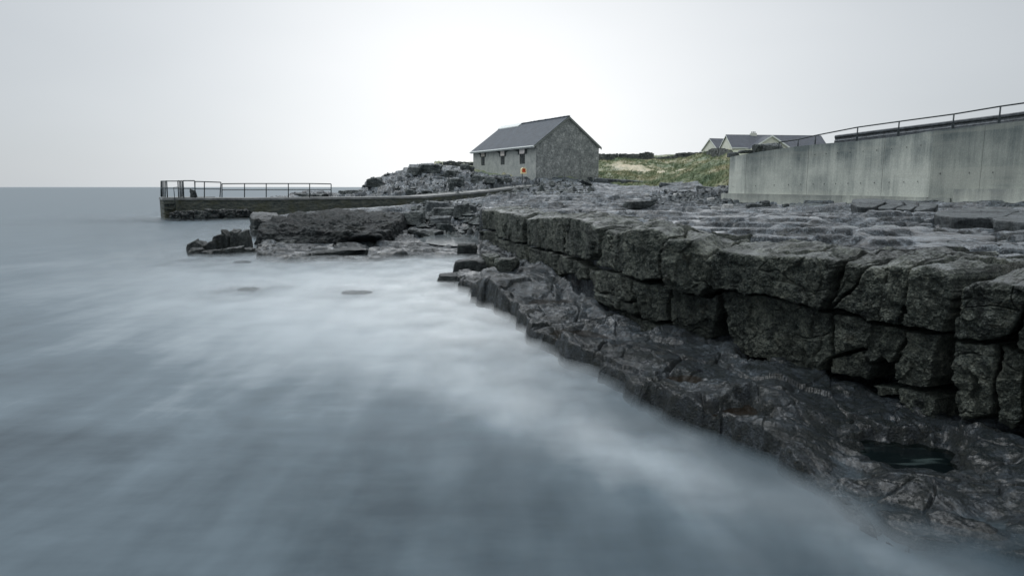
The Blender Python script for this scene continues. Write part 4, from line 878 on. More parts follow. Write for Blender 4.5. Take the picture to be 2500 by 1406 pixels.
# ------------------------------------------------------------------ stone shed
def wall_holes(A, B, z0a, z0b, z1a, z1b, holes, depth, mb=None, nrm=None):
    """front wall from A to B (xy), foot z0a..z0b, top z1; holes: (u0,u1,z0,z1) in metres along / world z; reveals go back by depth"""
    mb = mb or MB(); A = np.array(A); B = np.array(B); L = np.linalg.norm(B-A); d = (B-A)/L; n = np.array([d[1], -d[0]]) if nrm is None else np.array(nrm)
    us = sorted({0, L, *[h[0] for h in holes], *[h[1] for h in holes]})
    def pt_(u, z, back=0): return (A[0]+d[0]*u-n[0]*back, A[1]+d[1]*u-n[1]*back, z)
    for u0, u1 in zip(us[:-1], us[1:]):
        zb0, zb1 = z0a+(z0b-z0a)*u0/L, z0a+(z0b-z0a)*u1/L; zt0, zt1 = z1a+(z1b-z1a)*u0/L, z1a+(z1b-z1a)*u1/L
        hh = [h for h in holes if h[0] <= u0+1e-6 and h[1] >= u1-1e-6]
        if not hh: mb.add([pt_(u0, zb0), pt_(u1, zb1), pt_(u1, zt1), pt_(u0, zt0)], [(0, 1, 2, 3)])
        else:
            h = hh[0]
            mb.add([pt_(u0, zb0), pt_(u1, zb1), pt_(u1, h[2]), pt_(u0, h[2])], [(0, 1, 2, 3)])
            mb.add([pt_(u0, h[3]), pt_(u1, h[3]), pt_(u1, zt1), pt_(u0, zt0)], [(0, 1, 2, 3)])
            for (a_, z_), (b2, w_) in (((u0, h[2]), (u0, h[3])), ((u0, h[3]), (u1, h[3])), ((u1, h[3]), (u1, h[2])), ((u1, h[2]), (u0, h[2]))):
                mb.add([pt_(a_, z_), pt_(b2, w_), pt_(b2, w_, depth), pt_(a_, z_, depth)], [(0, 1, 2, 3)])
    return mb, pt_
Yn = 75.0; C0 = P(1308, 433, Yn)[:2]; Lc = P(1155.5, 415, 88.5)[:2]; dF = (Lc-C0); LF = np.linalg.norm(dF); dF = dF/LF; dG = np.array([-dF[1], dF[0]]); 
if dG[0] < 0: dG = -dG
WG = 8.35; HE = P(1308, 352, Yn)[2]; HR = HE+3.05; ZB = 2.6
C1 = C0+dF*LF; C2 = C0+dG*WG; C3 = C1+dG*WG
nF = -dG; nG = -dF
shed = empty('stone_shed', (C0[0], C0[1], 3.4), label='old grey stone shed with slate gable roof standing on the rocks above the shore', cat='shed')
def shed_wall_mat(name, render=True):
    m, t, b, out = newmat(name); pos = geo_pos(t).outputs['Position']
    n = tex(t, 'noise', 1.6, pos, 6, 0.7).outputs['Fac']; f = tex(t, 'noise', 12, pos, 5, 0.75).outputs['Fac']; fine = tex(t, 'noise', 5.0, pos, 5, 0.75).outputs['Fac']
    if render:
        s = mth(t, 'ADD', mth(t, 'MULTIPLY', n, 0.5), mth(t, 'MULTIPLY', f, 0.5)); c = ramp(t, s, [(0.36, (0.20, 0.225, 0.22)), (0.52, (0.33, 0.355, 0.34)), (0.66, (0.44, 0.465, 0.44))])
        t.links.new(bump(t, f, 0.4, 0.03), b.inputs['Normal'])
    else:
        v = tex(t, 'voro', 3.4, pos, stretch=(1, 1, 1.7)); s = mth(t, 'ADD', mth(t, 'MULTIPLY', n, 0.30), mth(t, 'MULTIPLY', f, 0.35)); s = mth(t, 'ADD', s, mth(t, 'MULTIPLY', fine, 0.35))
        c = ramp(t, s, [(0.40, (0.075, 0.088, 0.092)), (0.47, (0.16, 0.177, 0.178)), (0.54, (0.27, 0.29, 0.285)), (0.62, (0.60, 0.62, 0.61))])
        c = mixc(t, mth(t, 'MULTIPLY', ramp(t, v.outputs['Distance'], [(0.0, 1.0), (0.5, 0.0)]), 0.25), c, (0.10, 0.12, 0.11))
        t.links.new(bump(t, fine, 0.7, 0.08, bump(t, f, 0.4, 0.04)), b.inputs['Normal'])
    t.links.new(c, b.inputs['Base Color']); b.inputs['Roughness'].default_value = 0.85
    return m
M_REND = shed_wall_mat('grey_render'); M_RUBBLE = shed_wall_mat('rubble_stone', False)
def u_at(px):   # distance along the front wall seen at pixel column px
    a = (px-1250)/F/(CT+(703-390)/F*ST); # X/Y
    return float((a*C0[1]-C0[0])/(dF[0]-a*dF[1]))
def z_at(px, py, u):
    p = C0+dF*u; return float(P(px, py, p[1])[2])
wins = []
for pxa, pxb, pyt, pyb in [(1268.5, 1281.5, 363, 400.5), (1222, 1232, 369, 402.5), (1174.5, 1183.5, 371.5, 404.5)]:
    u1, u0 = u_at(pxa), u_at(pxb); um = (u0+u1)/2; wins.append((u0, u1, z_at((pxa+pxb)/2, pyb, um), z_at((pxa+pxb)/2, pyt, um)))
wins.sort()
mb, ptf = wall_holes(C0, C1, ZB, ZB+.6, HE, HE, wins, .22, nrm=nF); mb.build('rendered_wall', M_REND, shed)
gm = MB(); mid = (C0+C2)/2
gm.add([(C0[0], C0[1], ZB), (C2[0], C2[1], ZB), (C2[0], C2[1], HE), (mid[0], mid[1], HR), (C0[0], C0[1], HE)], [(0, 1, 2, 3, 4)]); gm.build('gable_wall', M_RUBBLE, shed)
mid2 = (C1+C3)/2
MB().add([(C1[0], C1[1], ZB), (C3[0], C3[1], ZB), (C3[0], C3[1], HE), (mid2[0], mid2[1], HR), (C1[0], C1[1], HE)], [(4, 3, 2, 1, 0)]).build('gable_wall', M_RUBBLE, shed)
MB().add([(C2[0], C2[1], ZB), (C3[0], C3[1], ZB), (C3[0], C3[1], HE), (C2[0], C2[1], HE)], [(0, 1, 2, 3)]).build('back_wall', M_RUBBLE, shed)
# quoin strip at the near corner and window fillings
for i, (u0, u1, z0, z1) in enumerate(wins):
    wn = MB(); wn.add([ptf(u0, z0, .12), ptf(u1, z0, .12), ptf(u1, z1-.55, .12), ptf(u0, z1-.55, .12)], [(0, 1, 2, 3)])
    wo_ = wn.build('blocked_window', M_RUBBLE, shed)
    st = MB(); rr = random.Random(i); z = z0+.02
    while z < z1-.62:
        h = rr.uniform(.16, .26); uu = u0+.01; 
        sp = rr.uniform(.35, .65)
        for a_, b2 in ((u0+.02, u0+(u1-u0)*sp-.02), (u0+(u1-u0)*sp+.02, u1-.02)):
            q = [ptf(a_, z, .04), ptf(b2, z, .04), ptf(b2, z, .13), ptf(a_, z, .13)]; q2 = [(x, y, zz+h-.04) for x, y, zz in q]; st.hexa(q, q2)
        z += h
    st.build('infill_stones', M_BLOCK, wo_, local=False).location = (0, 0, 0)
    st_o = wo_.children[0]; bpy.context.view_layer.update(); st_o.data.transform(wo_.matrix_world.inverted()); 
    q = [ptf(u0-.02, z1-.56, -.02), ptf(u1+.02, z1-.56, -.02), ptf(u1+.02, z1-.56, .1), ptf(u0-.02, z1-.56, .1)]
    MB().hexa(q, [(x, y, z1+.0) for x, y, _ in q]).build('white_lintel_block', flat_mat('white_block%d' % i, (0.80, 0.76, 0.74) if i == 0 else ((.66, .62, .58) if i == 1 else (.42, .40, .36)), .7, 0, .12, 4), shed)
    # bare stone where the render fell away round the window head: an irregular outline, 15 mm thick
    um = (u0+u1)/2; w = (u1-u0); pts = []
    top = HE-.02; outline = [(-w*1.0, z1-.62), (-w*1.15, z1-.2), (-w*1.9, z1-.02), (-w*3.2, top-.30), (-w*4.6, top-.2), (-w*4.6, top), (w*4.6, top), (w*4.6, top-.16), (w*3.0, top-.26), (w*1.7, z1-.12), (w*1.1, z1-.3), (w*.95, z1-.62), (w*.6, z1-.64), (w*.6, z1+.03), (-w*.6, z1+.03), (-w*.6, z1-.64)]
    vs = []
    for du, zz in outline:
        vs.append(ptf(min(max(um+du*rr.uniform(.85, 1.15)*.8, .03), LF-.03), zz, -.03))
    MB().add(vs, [tuple(range(len(vs)))]).build('bare_stone_patch', flat_mat('bare_stone%d' % i, (0.035, 0.045, 0.045), .9, 0, .35, 5, .5), shed)
# roof: two slate slopes with real courses
def roof_slope(E0, E1, R0, R1, zE, zR, over, th, mat, name, parent, courses=22, jag=True):
    mb = MB(); E0, E1, R0, R1 = [np.array(v_) for v_ in (E0, E1, R0, R1)]
    along = (E1-E0); L = np.linalg.norm(along); along = along/L
    for k in range(courses):
        f0, f1 = k/courses, (k+1.08)/courses
        def pt(f, s_, dz): 
            e = (E0 if s_ == 0 else E1)*(1-f)+(R0 if s_ == 0 else R1)*f; return (e[0], e[1], zE+(zR-zE)*f+dz)
        lo = .018
        mb.add([pt(f0, 0, th+lo), pt(f0, 1, th+lo), pt(f1, 1, th), pt(f1, 0, th), pt(f0, 0, 0), pt(f0, 1, 0), pt(f1, 1, 0), pt(f1, 0, 0)],
               [(0, 1, 2, 3), (4, 7, 6, 5), (0, 4, 5, 1), (1, 5, 6, 2), (2, 6, 7, 3), (3, 7, 4, 0)])
    return mb.build(name, mat, parent)
def slate_mat(name, col, dark, axis):
    m, t, b, out = newmat(name); pos = geo_pos(t).outputs['Position']
    # rotate so x runs along the eaves: bricks = single slates
    mpn = t.nodes.new('ShaderNodeMapping'); mpn.inputs['Rotation'].default_value = (0, 0, -math.atan2(axis[1], axis[0])); t.links.new(pos, mpn.inputs[0])
    s_ = t.nodes.new('ShaderNodeSeparateXYZ'); t.links.new(mpn.outputs[0], s_.inputs[0]); cb = t.nodes.new('ShaderNodeCombineXYZ'); t.links.new(s_.outputs[0], cb.inputs[0]); t.links.new(s_.outputs[2], cb.inputs[1])
    br = t.nodes.new('ShaderNodeTexBrick'); t.links.new(cb.outputs[0], br.inputs['Vector']); br.inputs['Scale'].default_value = 1.0; br.inputs['Brick Width'].default_value = .32; br.inputs['Row Height'].default_value = .145; br.inputs['Mortar Size'].default_value = .012
    br.inputs['Color1'].default_value = (*col, 1); br.inputs['Color2'].default_value = (*[c*.72 for c in col], 1); br.inputs['Mortar'].default_value = (*dark, 1)
    n = tex(t, 'noise', 0.9, pos, 6, .7).outputs['Fac']
    c = mixc(t, ramp(t, n, [(.35, 0.0), (.7, 0.6)]), br.outputs['Color'], tuple(min(1, c*1.5) for c in col))
    t.links.new(c, b.inputs['Base Color']); b.inputs['Roughness'].default_value = .5
    t.links.new(bump(t, br.outputs['Fac'], .5, -.02), b.inputs['Normal'])
    return m
M_SLATE = slate_mat('blue_grey_slate', (0.046, 0.062, 0.082), (0.018, 0.024, 0.03), dF)
ov = .30; gv = .14; sl_ = (HR-HE)/(WG/2)
E0 = C0-dG*ov-dF*gv; E1 = C1-dG*ov+dF*gv; R0 = mid-dF*gv; R1 = mid2+dF*gv
rf = roof_slope(E0, E1, R0, R1, HE-ov*sl_+.02, HR+.02, 0, .05, M_SLATE, 'slate_roof', shed)
E2 = C2+dG*ov-dF*gv; E3 = C3+dG*ov+dF*gv
rf2 = roof_slope(E3, E2, R1, R0, HE-ov*sl_+.02, HR+.02, 0, .05, M_SLATE, 'slate_roof', shed)
rt = MB(); nT = 44
for k in range(nT):  # ridge tiles, the far third covered by a white flashing
    f = (k+.5)/nT; p = R0*(1-f)+R1*f
    if f < .66: rt.box((p[0], p[1], HR+.09+.015*random.uniform(-1, 1)), (LF/nT*.97, .26, .12), math.atan2(dF[1], dF[0]))
rt.build('ridge_tiles', M_SLATE, shed, bevel=.02)
p0, p1 = R0*.34+R1*.66, R0*.0+R1*1.0
wf_ = MB()
for s_ in (-1,):
    a0 = p0+dG*s_*.55; a1 = p1+dG*s_*.55
    wf_.add([(p0[0], p0[1], HR+.17), (p1[0], p1[1], HR+.17), (a1[0], a1[1], HR+.15-.55*sl_+.06), (a0[0], a0[1], HR+.15-.55*sl_+.06), (p0[0], p0[1], HR+.08), (p1[0], p1[1], HR+.08), (a1[0], a1[1], HR-.55*sl_+.10), (a0[0], a0[1], HR-.55*sl_+.10)],
            [(0, 1, 2, 3), (7, 6, 5, 4), (0, 3, 7, 4), (1, 5, 6, 2), (3, 2, 6, 7), (0, 4, 5, 1)])
wf_.build('white_ridge_flashing', M_WHITE, shed)
gt = MB(); zg = HE-ov*sl_-.02
gA = E0-dG*.07; gB = E1-dG*.07
gt.tube([(gA[0], gA[1], zg), (gB[0], gB[1], zg)], .085, 8); 
gt.add([(E0[0], E0[1], zg-.16), (E1[0], E1[1], zg-.16), (E1[0], E1[1], zg+.02), (E0[0], E0[1], zg+.02)], [(0, 1, 2, 3)])
gt.build('gutter', M_WHITE, shed)
vg = MB()   # verge board along the near gable
for (Ea, zE), (Ra, zR) in (((E0, HE-ov*sl_), (R0, HR)), ((E2, HE-ov*sl_), (R0, HR))):
    vg.add([(Ea[0], Ea[1], zE-.17), (Ra[0], Ra[1], zR-.17), (Ra[0], Ra[1], zR+.09), (Ea[0], Ea[1], zE+.09), (Ea[0]+dF[0]*.06, Ea[1]+dF[1]*.06, zE-.17), (Ra[0]+dF[0]*.06, Ra[1]+dF[1]*.06, zR-.17)],
           [(0, 1, 2, 3), (0, 4, 5, 1)])
vg.build('verge_board', flat_mat('verge_mortar', (0.16, 0.18, 0.17), .8), shed)
# lifebuoy housing on its post before the shed
lb = P(1278, 441, 68.5); ls = empty('lifebuoy_station', lb, rz=0.28, label='pale yellow lifebuoy cabinet with orange ring, on a post before the shed', cat='lifebuoy box')
Zc = P(1278, 417, 68.5)[2]-lb[2]
MB().tube([(0-.12, .05, -.3), (-.12, .05, Zc-.25)], .045, 8).build('post', M_METAL, ls, local=False)
cb_ = MB(); w_, h_, dd = .27, .30, .14
prof = [(-w_, Zc-h_), (w_, Zc-h_), (w_, Zc+h_*.55), (.10, Zc+h_), (-.10, Zc+h_), (-w_, Zc+h_*.55)]
cb_.add([(x, dd, z) for x, z in prof]+[(x, -dd, z) for x, z in prof], [tuple(range(6))]+[(i, (i+1) % 6, (i+1) % 6+6, i+6)[::-1] for i in range(6)])
pin = [(x*.68, (z-Zc)*.68+Zc+.03) for x, z in prof]
cb_.add([(x, -dd, z) for x, z in prof]+[(x, -dd, z) for x, z in pin], [(i, (i+1) % 6, (i+1) % 6+6, i+6) for i in range(6)])
cb_.build('cabinet', M_YELLOW, ls, local=False)
MB().add([(x, -.02, z) for x, z in pin], [tuple(range(6))]).build('cabinet_back', M_ORANGE, ls, local=False)
ring = MB(); R_, r_ = .15, .045
vs = [((R_+r_*math.cos(b2))*math.cos(a_), -.09+r_*math.sin(b2), Zc+.02+(R_+r_*math.cos(b2))*math.sin(a_)) for a_ in np.linspace(0, 2*math.pi, 20, endpoint=False) for b2 in np.linspace(0, 2*math.pi, 8, endpoint=False)]
ring.add(vs, [(i*8+j, ((i+1) % 20)*8+j, ((i+1) % 20)*8+(j+1) % 8, i*8+(j+1) % 8) for i in range(20) for j in range(8)]).build('lifebuoy_ring', M_ORANGE, ls, smooth=True, local=False)

# ------------------------------------------------------------------ drystone walls
M_DRY = rock_mat('drystone', dark=(0.04, 0.05, 0.055), mid=(0.11, 0.125, 0.125), pale=(0.22, 0.24, 0.23), wet=0, lich=.4, fine=.6)
def drystone(label, pts, th=.6, seed=0, sz=.34):
    """pts: (px, py_top, py_bottom, Y)"""
    r = random.Random(seed); base = P(pts[0][0], pts[0][2], pts[0][3]); mb = MB()
    tp = [P(a, b_, Y) for a, b_, c_, Y in pts]; bt = [P(a, c_, Y) for a, b_, c_, Y in pts]
    for i in range(len(pts)-1):
        L = np.linalg.norm(tp[i+1][:2]-tp[i][:2]); n = max(1, int(L/sz))
        for k in range(n):
            f = (k+.5)/n; T = tp[i]*(1-f)+tp[i+1]*f; B = bt[i]*(1-f)+bt[i+1]*f; hgt_ = T[2]-B[2]+1.3; rows = max(2, int(hgt_/(sz*.8)))
            for j in range(rows):
                for dpt in (-1, 1):
                    c = (T[0]+r.uniform(-.1, .1), T[1]+dpt*th/4, B[2]-1.3+(j+.5)/rows*hgt_+(r.uniform(-.02, .16) if j == rows-1 else 0))
                    s = [sz*r.uniform(1.0, 1.5), th*.65, hgt_/rows*r.uniform(1.3, 1.7)]
                    vs = [(c[0]+x*s[0]*.5*r.uniform(.7, 1), c[1]+y*s[1]*.5*r.uniform(.7, 1), c[2]+z*s[2]*.5*r.uniform(.65, 1)) for x in (-1, 1) for y in (-1, 1) for z in (-1, 1)]
                    mb.add(vs, [(0, 1, 3, 2), (4, 6, 7, 5), (0, 4, 5, 1), (2, 3, 7, 6), (0, 2, 6, 4), (1, 5, 7, 3)])
    e = empty('drystone_wall', base, label=label, cat='stone wall'); mb.build('stacked_stones', M_DRY, e, bevel=0)
drystone('drystone wall along the skyline right of the shed', [(1453, 374, 384, 112), (1462, 375, 386, 112), (1466, 379, 386, 112), (1520, 378, 388, 113), (1560, 378, 389, 113), (1575, 374, 390, 113), (1592, 374, 390, 113), (1594, 382, 391, 113)], seed=1)
drystone('long drystone wall climbing the skyline towards the far bungalow', [(1602, 388, 392, 116), (1645, 383, 391, 116), (1655, 376, 390, 114), (1700, 375, 388, 112), (1728, 374, 388, 110), (1738, 366, 384, 106), (1760, 365, 383, 100), (1785, 372, 383, 90)], seed=2)
drystone('low drystone wall topping the headland turf left of the shed', [(1062, 408, 412, 92), (1080, 398, 408, 92), (1098, 396, 406, 92), (1120, 398, 406, 93), (1158, 400, 408, 94)], seed=3)
# boulders on the end of the concrete wall
for i, (lb_, px, py, Y, w, d, h, mt) in enumerate([('large grey boulder on top of the left end of the concrete wall', 1881, 367, 39, 1.1, .9, .38, M_SLAB), ('smaller dark boulder beside the large one on the concrete wall', 1850, 369, 39, .45, .5, .36, M_BLOCK),
        ('pale stone at the very left end of the wall top', 1790, 382, 40, .6, .5, .22, M_SLAB), ('flat dark stone along the wall top left of the boulders', 1822, 373, 39.5, .9, .5, .14, M_BLOCK)]):
    boulder(lb_, px, py, Y, w, d, h, mt, seed=260+i, k=8)
# ------------------------------------------------------------------ concrete retaining wall
cw = empty('retaining_wall', P(1779, 500, 37), label='long streaked concrete retaining wall rising to the right above the rock plateau', cat='retaining wall')
def wtopz(px): 
    py = float(np.interp(px, WTOP[:, 0], WTOP[:, 1])); return float(P(px, py, Yw(px))[2])
def wxy(px, off=0.0):
    p = P(px, 450, Yw(px)); q = P(px+3, 450, Yw(px+3)); d = (q-p)[:2]; d /= np.linalg.norm(d); n = np.array([d[1], -d[0]])
    return p[:2]+n*off
joints = [1779, 1819, 1969, 2152, 2272, 2396, 2660, 3000]
def panel(px0, px1, zb, name, mat, off, th, ztf=None, gap=.014, n=6):
    """a panel between two columns; subdivided so the top follows the slope"""
    rows = 6; xs = np.linspace(px0, px1, n+1); V = []; H = []
    for i, x in enumerate(xs):
        f = wxy(x, off); b_ = wxy(x, off-th)
        if i == 0: g_ = (wxy(x+1, off)-f); g_ /= np.linalg.norm(g_); f = f+g_*gap; b_ = b_+g_*gap
        zt = ztf(x) if ztf else wtopz(x); z0 = zb(x) if callable(zb) else zb
        for k in range(rows+1):
            V.append((f[0], f[1], z0+(zt-z0)*k/rows)); H.append(k/rows)
        V.append((b_[0], b_[1], zt)); H.append(1); V.append((b_[0], b_[1], z0)); H.append(0)
    m_ = rows+3; Fs = []
    for i in range(n):
        for k in range(m_-1): Fs.append((i*m_+k, (i+1)*m_+k, (i+1)*m_+k+1, i*m_+k+1))
    Fs.append(tuple(range(m_))); Fs.append(tuple(n*m_+k for k in range(m_))[::-1])
    mb = MB().add(V, Fs); o = mb.build(name, mat, cw)
    at = o.data.attributes.new('height', 'FLOAT', 'POINT')
    for i, h in enumerate(H): at.data[i].value = h
    return o
for j0, j1 in zip(joints[:-1], joints[1:]):
    off = 0.0 if j0 < 2272 else 0.10
    zbf = (lambda x: float(P(x, np.interp(x, [1769, 2150, 2272, 2340, 3200], [473, 480, 483, 510, 520]), Yw(x))[2])-.02)
    panel(j0, j1, zbf, 'wall_panel', M_CONC if j0 < 2272 else M_CONC2, off, .35)
panel(1768, 2060, 1.0, 'footing', M_FOOT, .16, .5, ztf=lambda x: float(P(x, np.interp(x, [1769, 2150, 2272], [472, 479, 482]), Yw(x)-.1)[2]))
panel(2060, 2272, 1.0, 'footing', M_FOOT, .155, .5, ztf=lambda x: float(P(x, np.interp(x, [1769, 2150, 2272], [472, 479, 482]), Yw(x)-.1)[2]))
panel(2272, 2330, 1.0, 'footing', M_FOOT, .17, .5, ztf=lambda x: float(P(x, 484, Yw(x)-.1)[2]))
panel(2340, 3000, 1.0, 'footing', M_FOOT, .26, .5, ztf=lambda x: float(P(x, np.interp(x, [2340, 2500, 3000], [462, 461, 458]), Yw(x)-.2)[2]), n=10)
# tie holes
th_ = MB()
for px in [1985, 2012, 2040, 2070, 2101, 2134, 2170, 2206, 2240]+[1790, 1845, 1890, 1925, 1955]:
    for pyf in ((0.22, .80) if px > 1975 else (.22,)):
        y_t = np.interp(px, WTOP[:, 0], WTOP[:, 1]); y_b = 477; py = y_b+(y_t-y_b)*pyf; Yq = Yw(px); c = wxy(px, 0.004); z = P(px, py, Yq)[2]
        th_.tube([(c[0], c[1], z), (c[0]+.01, c[1]-.012, z)], .03, 8)
for px, py in [(2297, 424), (2368, 422), (2426, 421)]:
    c = wxy(px, .105); z = P(px, py, Yw(px))[2]; th_.tube([(c[0], c[1], z), (c[0]+.01, c[1]-.012, z)], .035, 8)
th_.build('tie_holes', M_BLACK, cw)
# handrail on the wall
def wp(px, py, off=-.15):
    q = wxy(px, off); Yq = q[1]; return np.array([q[0], q[1], EYE+ray(px, py)[1]*Yq])
hr = [(1893, 348, 366), (1939, 341, 358), (1980, 331, 356), (2080, 311, 347), (2178, 297, 336), (2307, 279, 318), (2416, 260, 305), (2520, 245, 292), (2640, 228, 278), (2780, 208, 262)]
railing('wall_handrail', 'grey metal handrail with wide-spaced posts on top of the concrete wall', [(tuple(wp(x, b_+2)), tuple(wp(x, t_))) for x, t_, b_ in hr], r=.030, mids=(.10,))
hre = [e for e in COL.objects if e.name.startswith('wall_handrail')][0]
for x, t_, b_ in hr[3:]:
    q = wp(x, b_-8); MB().box((q[0], q[1], q[2]), (.09, .09, .34), -.5).build('post_sleeve', M_METAL, hre)
# crash barrier behind it
gb_ = empty('crash_barrier', wp(2050, 340, -.7), label='corrugated steel crash barrier running behind the handrail on the wall', cat='crash barrier')
prof = [(0, -.16), (-.05, -.10), (-.05, .04), (0, .10), (0, .15), (-.05, .20), (-.05, .27), (0, .31)]
bx = np.array([2012, 2060, 2120, 2200, 2302, 2400, 2500, 2650, 2800]); bt_ = np.interp(bx, [2012, 2080, 2302, 2500, 2800], [336, 327, 298, 272, 236])
mbw = MB(); V = []; 
for x, y in zip(bx, bt_):
    q = wp(x, y, -.75)+np.array([0, 0, .10])
    for o_, h in prof: c = wxy(x, -.75-o_); V.append((c[0], c[1], q[2]-.31+h))
k = len(prof); mbw.add(V, [(i*k+j, (i+1)*k+j, (i+1)*k+j+1, i*k+j+1) for i in range(len(bx)-1) for j in range(k-1)])
ob = mbw.build('barrier_beam', M_STEEL, gb_, smooth=False); sm = ob.modifiers.new('thick', 'SOLIDIFY'); sm.thickness = .006
for x in [2030, 2070, 2110, 2165, 2230, 2300, 2380, 2460, 2560, 2680]:
    y = np.interp(x, bx, bt_); q = wp(x, y, -.95); MB().box((q[0], q[1], q[2]-.35), (.1, .12, .68), -.5).build('post', M_STEEL, gb_)
# road on top of the wall
xs = np.linspace(1900, 3100, 30); V = []; 
for x in xs:
    for o_ in (-.75, -1.9, -4.2):
        c = wxy(x, o_); V.append((c[0], c[1], wtopz(x)-.12))
MB().add(V, [(i*3+j, (i+1)*3+j, (i+1)*3+j+1, i*3+j+1) for i in range(len(xs)-1) for j in range(2)]).build('road', M_ASPH)['kind'] = 'structure'

# ------------------------------------------------------------------ bungalows on the hill
M_HROOF = slate_mat('dark_house_slate', (0.052, 0.064, 0.085), (0.03, 0.035, 0.05), np.array([1, 0.05]))
def gable_house(label, px0, px1, py_e, py_r, Y, depth, turn=0.0, parts=True, porch=None, chimney=None, gable_left=True):
    """ridge parallel to the front; px0..px1 front wall; eaves/ridge rows"""
    A = P(px0, py_e, Y); B = P(px1, py_e, Y+turn); ze = A[2]; zr = P(px0, py_r, Y+depth/2)[2]; zb_ = ze-3.2
    d = (B-A)[:2]; L = np.linalg.norm(d); d = d/L; n = np.array([-d[1], d[0]])
    e = empty('bungalow', (A[0], A[1], zb_), label=label, cat='house')
    q = lambda u, v_, z: (A[0]+d[0]*u+n[0]*v_, A[1]+d[1]*u+n[1]*v_, z)
    ww = []
    for u in ([.12*L, .3*L] if parts else []): ww.append((u, u+1.8, zb_+1.0, zb_+2.55))
    mb, ptw = wall_holes(A[:2], B[:2], zb_, zb_, ze, ze, ww, .15, nrm=-n)
    mb.add([q(0, 0, zb_), q(0, depth, zb_), q(0, depth, ze), q(0, depth/2, zr), q(0, 0, ze)], [(0, 1, 2, 3, 4)])
    mb.add([q(L, 0, zb_), q(L, depth, zb_), q(L, depth, ze), q(L, depth/2, zr), q(L, 0, ze)], [(4, 3, 2, 1, 0)])
    mb.add([q(0, depth, zb_), q(L, depth, zb_), q(L, depth, ze), q(0, depth, ze)], [(3, 2, 1, 0)]); mb.build('wall', M_CREAM, e)
    for u0, u1, z0, z1 in ww:
        wd = MB(); wd.add([ptw(u0, z0, .1), ptw(u1, z0, .1), ptw(u1, z1, .1), ptw(u0, z1, .1)], [(0, 1, 2, 3)]); w_o = wd.build('window', M_BLACK, e)
    s = (zr-ze)/(depth/2); o_ = .35
    roof_slope(q(-.25, -o_, 0)[:2], q(L+.25, -o_, 0)[:2], q(-.25, depth/2, 0)[:2], q(L+.25, depth/2, 0)[:2], ze-o_*s+.05, zr+.05, 0, .12, M_HROOF, 'roof', e, courses=9)
    roof_slope(q(L+.25, depth+o_, 0)[:2], q(-.25, depth+o_, 0)[:2], q(L+.25, depth/2, 0)[:2], q(-.25, depth/2, 0)[:2], ze-o_*s+.05, zr+.05, 0, .12, M_HROOF, 'roof', e, courses=9)
    fb = MB(); fb.add([q(-.25, -o_-.02, ze-o_*s-.12), q(L+.25, -o_-.02, ze-o_*s-.12), q(L+.25, -o_-.02, ze-o_*s+.14), q(-.25, -o_-.02, ze-o_*s+.14)], [(0, 1, 2, 3)])
    fb.build('fascia', M_WHITE, e)
    for u in (-.27, L+.27):
        vb = MB()
        for v0, v1 in ((-o_, depth/2), (depth+o_, depth/2)):
            z0_, z1_ = ze-o_*s, zr
            vb.add([q(u, v0, z0_-.15), q(u, v1, z1_-.15), q(u, v1, z1_+.16), q(u, v0, z0_+.16)], [(0, 1, 2, 3)])
        vb.build('verge_board', M_WHITE, e)
    if porch:
        pa, pb_, pyr = porch; ua = (P(pa, py_e, Y)[0]-A[0])/d[0]; ub = (P(pb_, py_e, Y)[0]-A[0])/d[0]; um = (ua+ub)/2; pz = P((pa+pb_)/2, pyr, Y-2.2)[2]; ze2 = ze-.35
        pm = MB(); fr = -2.2
        pm.add([q(ua, fr, zb_), q(ub, fr, zb_), q(ub, fr, ze2), q(um, fr, pz), q(ua, fr, ze2)], [(0, 1, 2, 3, 4)])
        pm.add([q(ua, fr, zb_), q(ua, fr, ze2), q(ua, 0.02, ze2), q(ua, 0.02, zb_)], [(0, 1, 2, 3)]); pm.add([q(ub, fr, zb_), q(ub, fr, ze2), q(ub, .02, ze2), q(ub, .02, zb_)], [(3, 2, 1, 0)])
        pm.build('front_gable', M_CREAM, e)
        sp = (pz-ze2)/(um-ua); r_ = MB()
        for sgn, ue in ((1, ua-.5), (-1, ub+.5)):
            zed = ze2-.5*sp; 
            r_.add([q(ue, fr-.3, zed+.15), q(um, fr-.3, pz+.15), q(um, depth*.35, pz+.15), q(ue, depth*.35, zed+.15), q(ue, fr-.3, zed+.03), q(um, fr-.3, pz+.03), q(um, depth*.35, pz+.03), q(ue, depth*.35, zed+.03)], [(0, 1, 2, 3), (7, 6, 5, 4), (0, 4, 5, 1), (3, 2, 6, 7), (0, 3, 7, 4)])
        r_.build('gable_roof', M_HROOF, e)
        bb = MB()
        for ue in (ua-.5, ub+.5):
            zed = ze2-.5*sp; bb.add([q(ue, fr-.33, zed-.22), q(um, fr-.33, pz-.22), q(um, fr-.33, pz+.18), q(ue, fr-.33, zed+.18)], [(0, 1, 2, 3)])
        bb.build('bargeboard', M_WHITE, e)
    if chimney:
        u = (P(chimney, py_r, Y+depth/2)[0]-A[0])/d[0]; ch = MB(); c = q(u, depth/2, zr+.15); ch.box(c, (1.5, .7, .9)); co = ch.build('chimney', M_CREAM, e)
        for du in (-.4, 0, .4): 
            c2 = q(u+du, depth/2, zr+.6); MB().tube([c2, (c2[0], c2[1], c2[2]+.4)], .13, 8).build('chimney_pot', M_ORANGE if False else M_PALEST, co)
    return e
# wide bungalow with a front gable, its left gable end showing
gable_house('cream bungalow with a long dark slate roof, white-edged front gable and a chimney', 1788, 2020, 359, 331, 168, 7.0, turn=3, porch=(1828, 1924, 331), chimney=1846)
gable_house('smaller cream house wing with dark slate roof at the left end of the long bungalow', 1752, 1800, 364, 340, 176, 6.5, turn=2, parts=False)
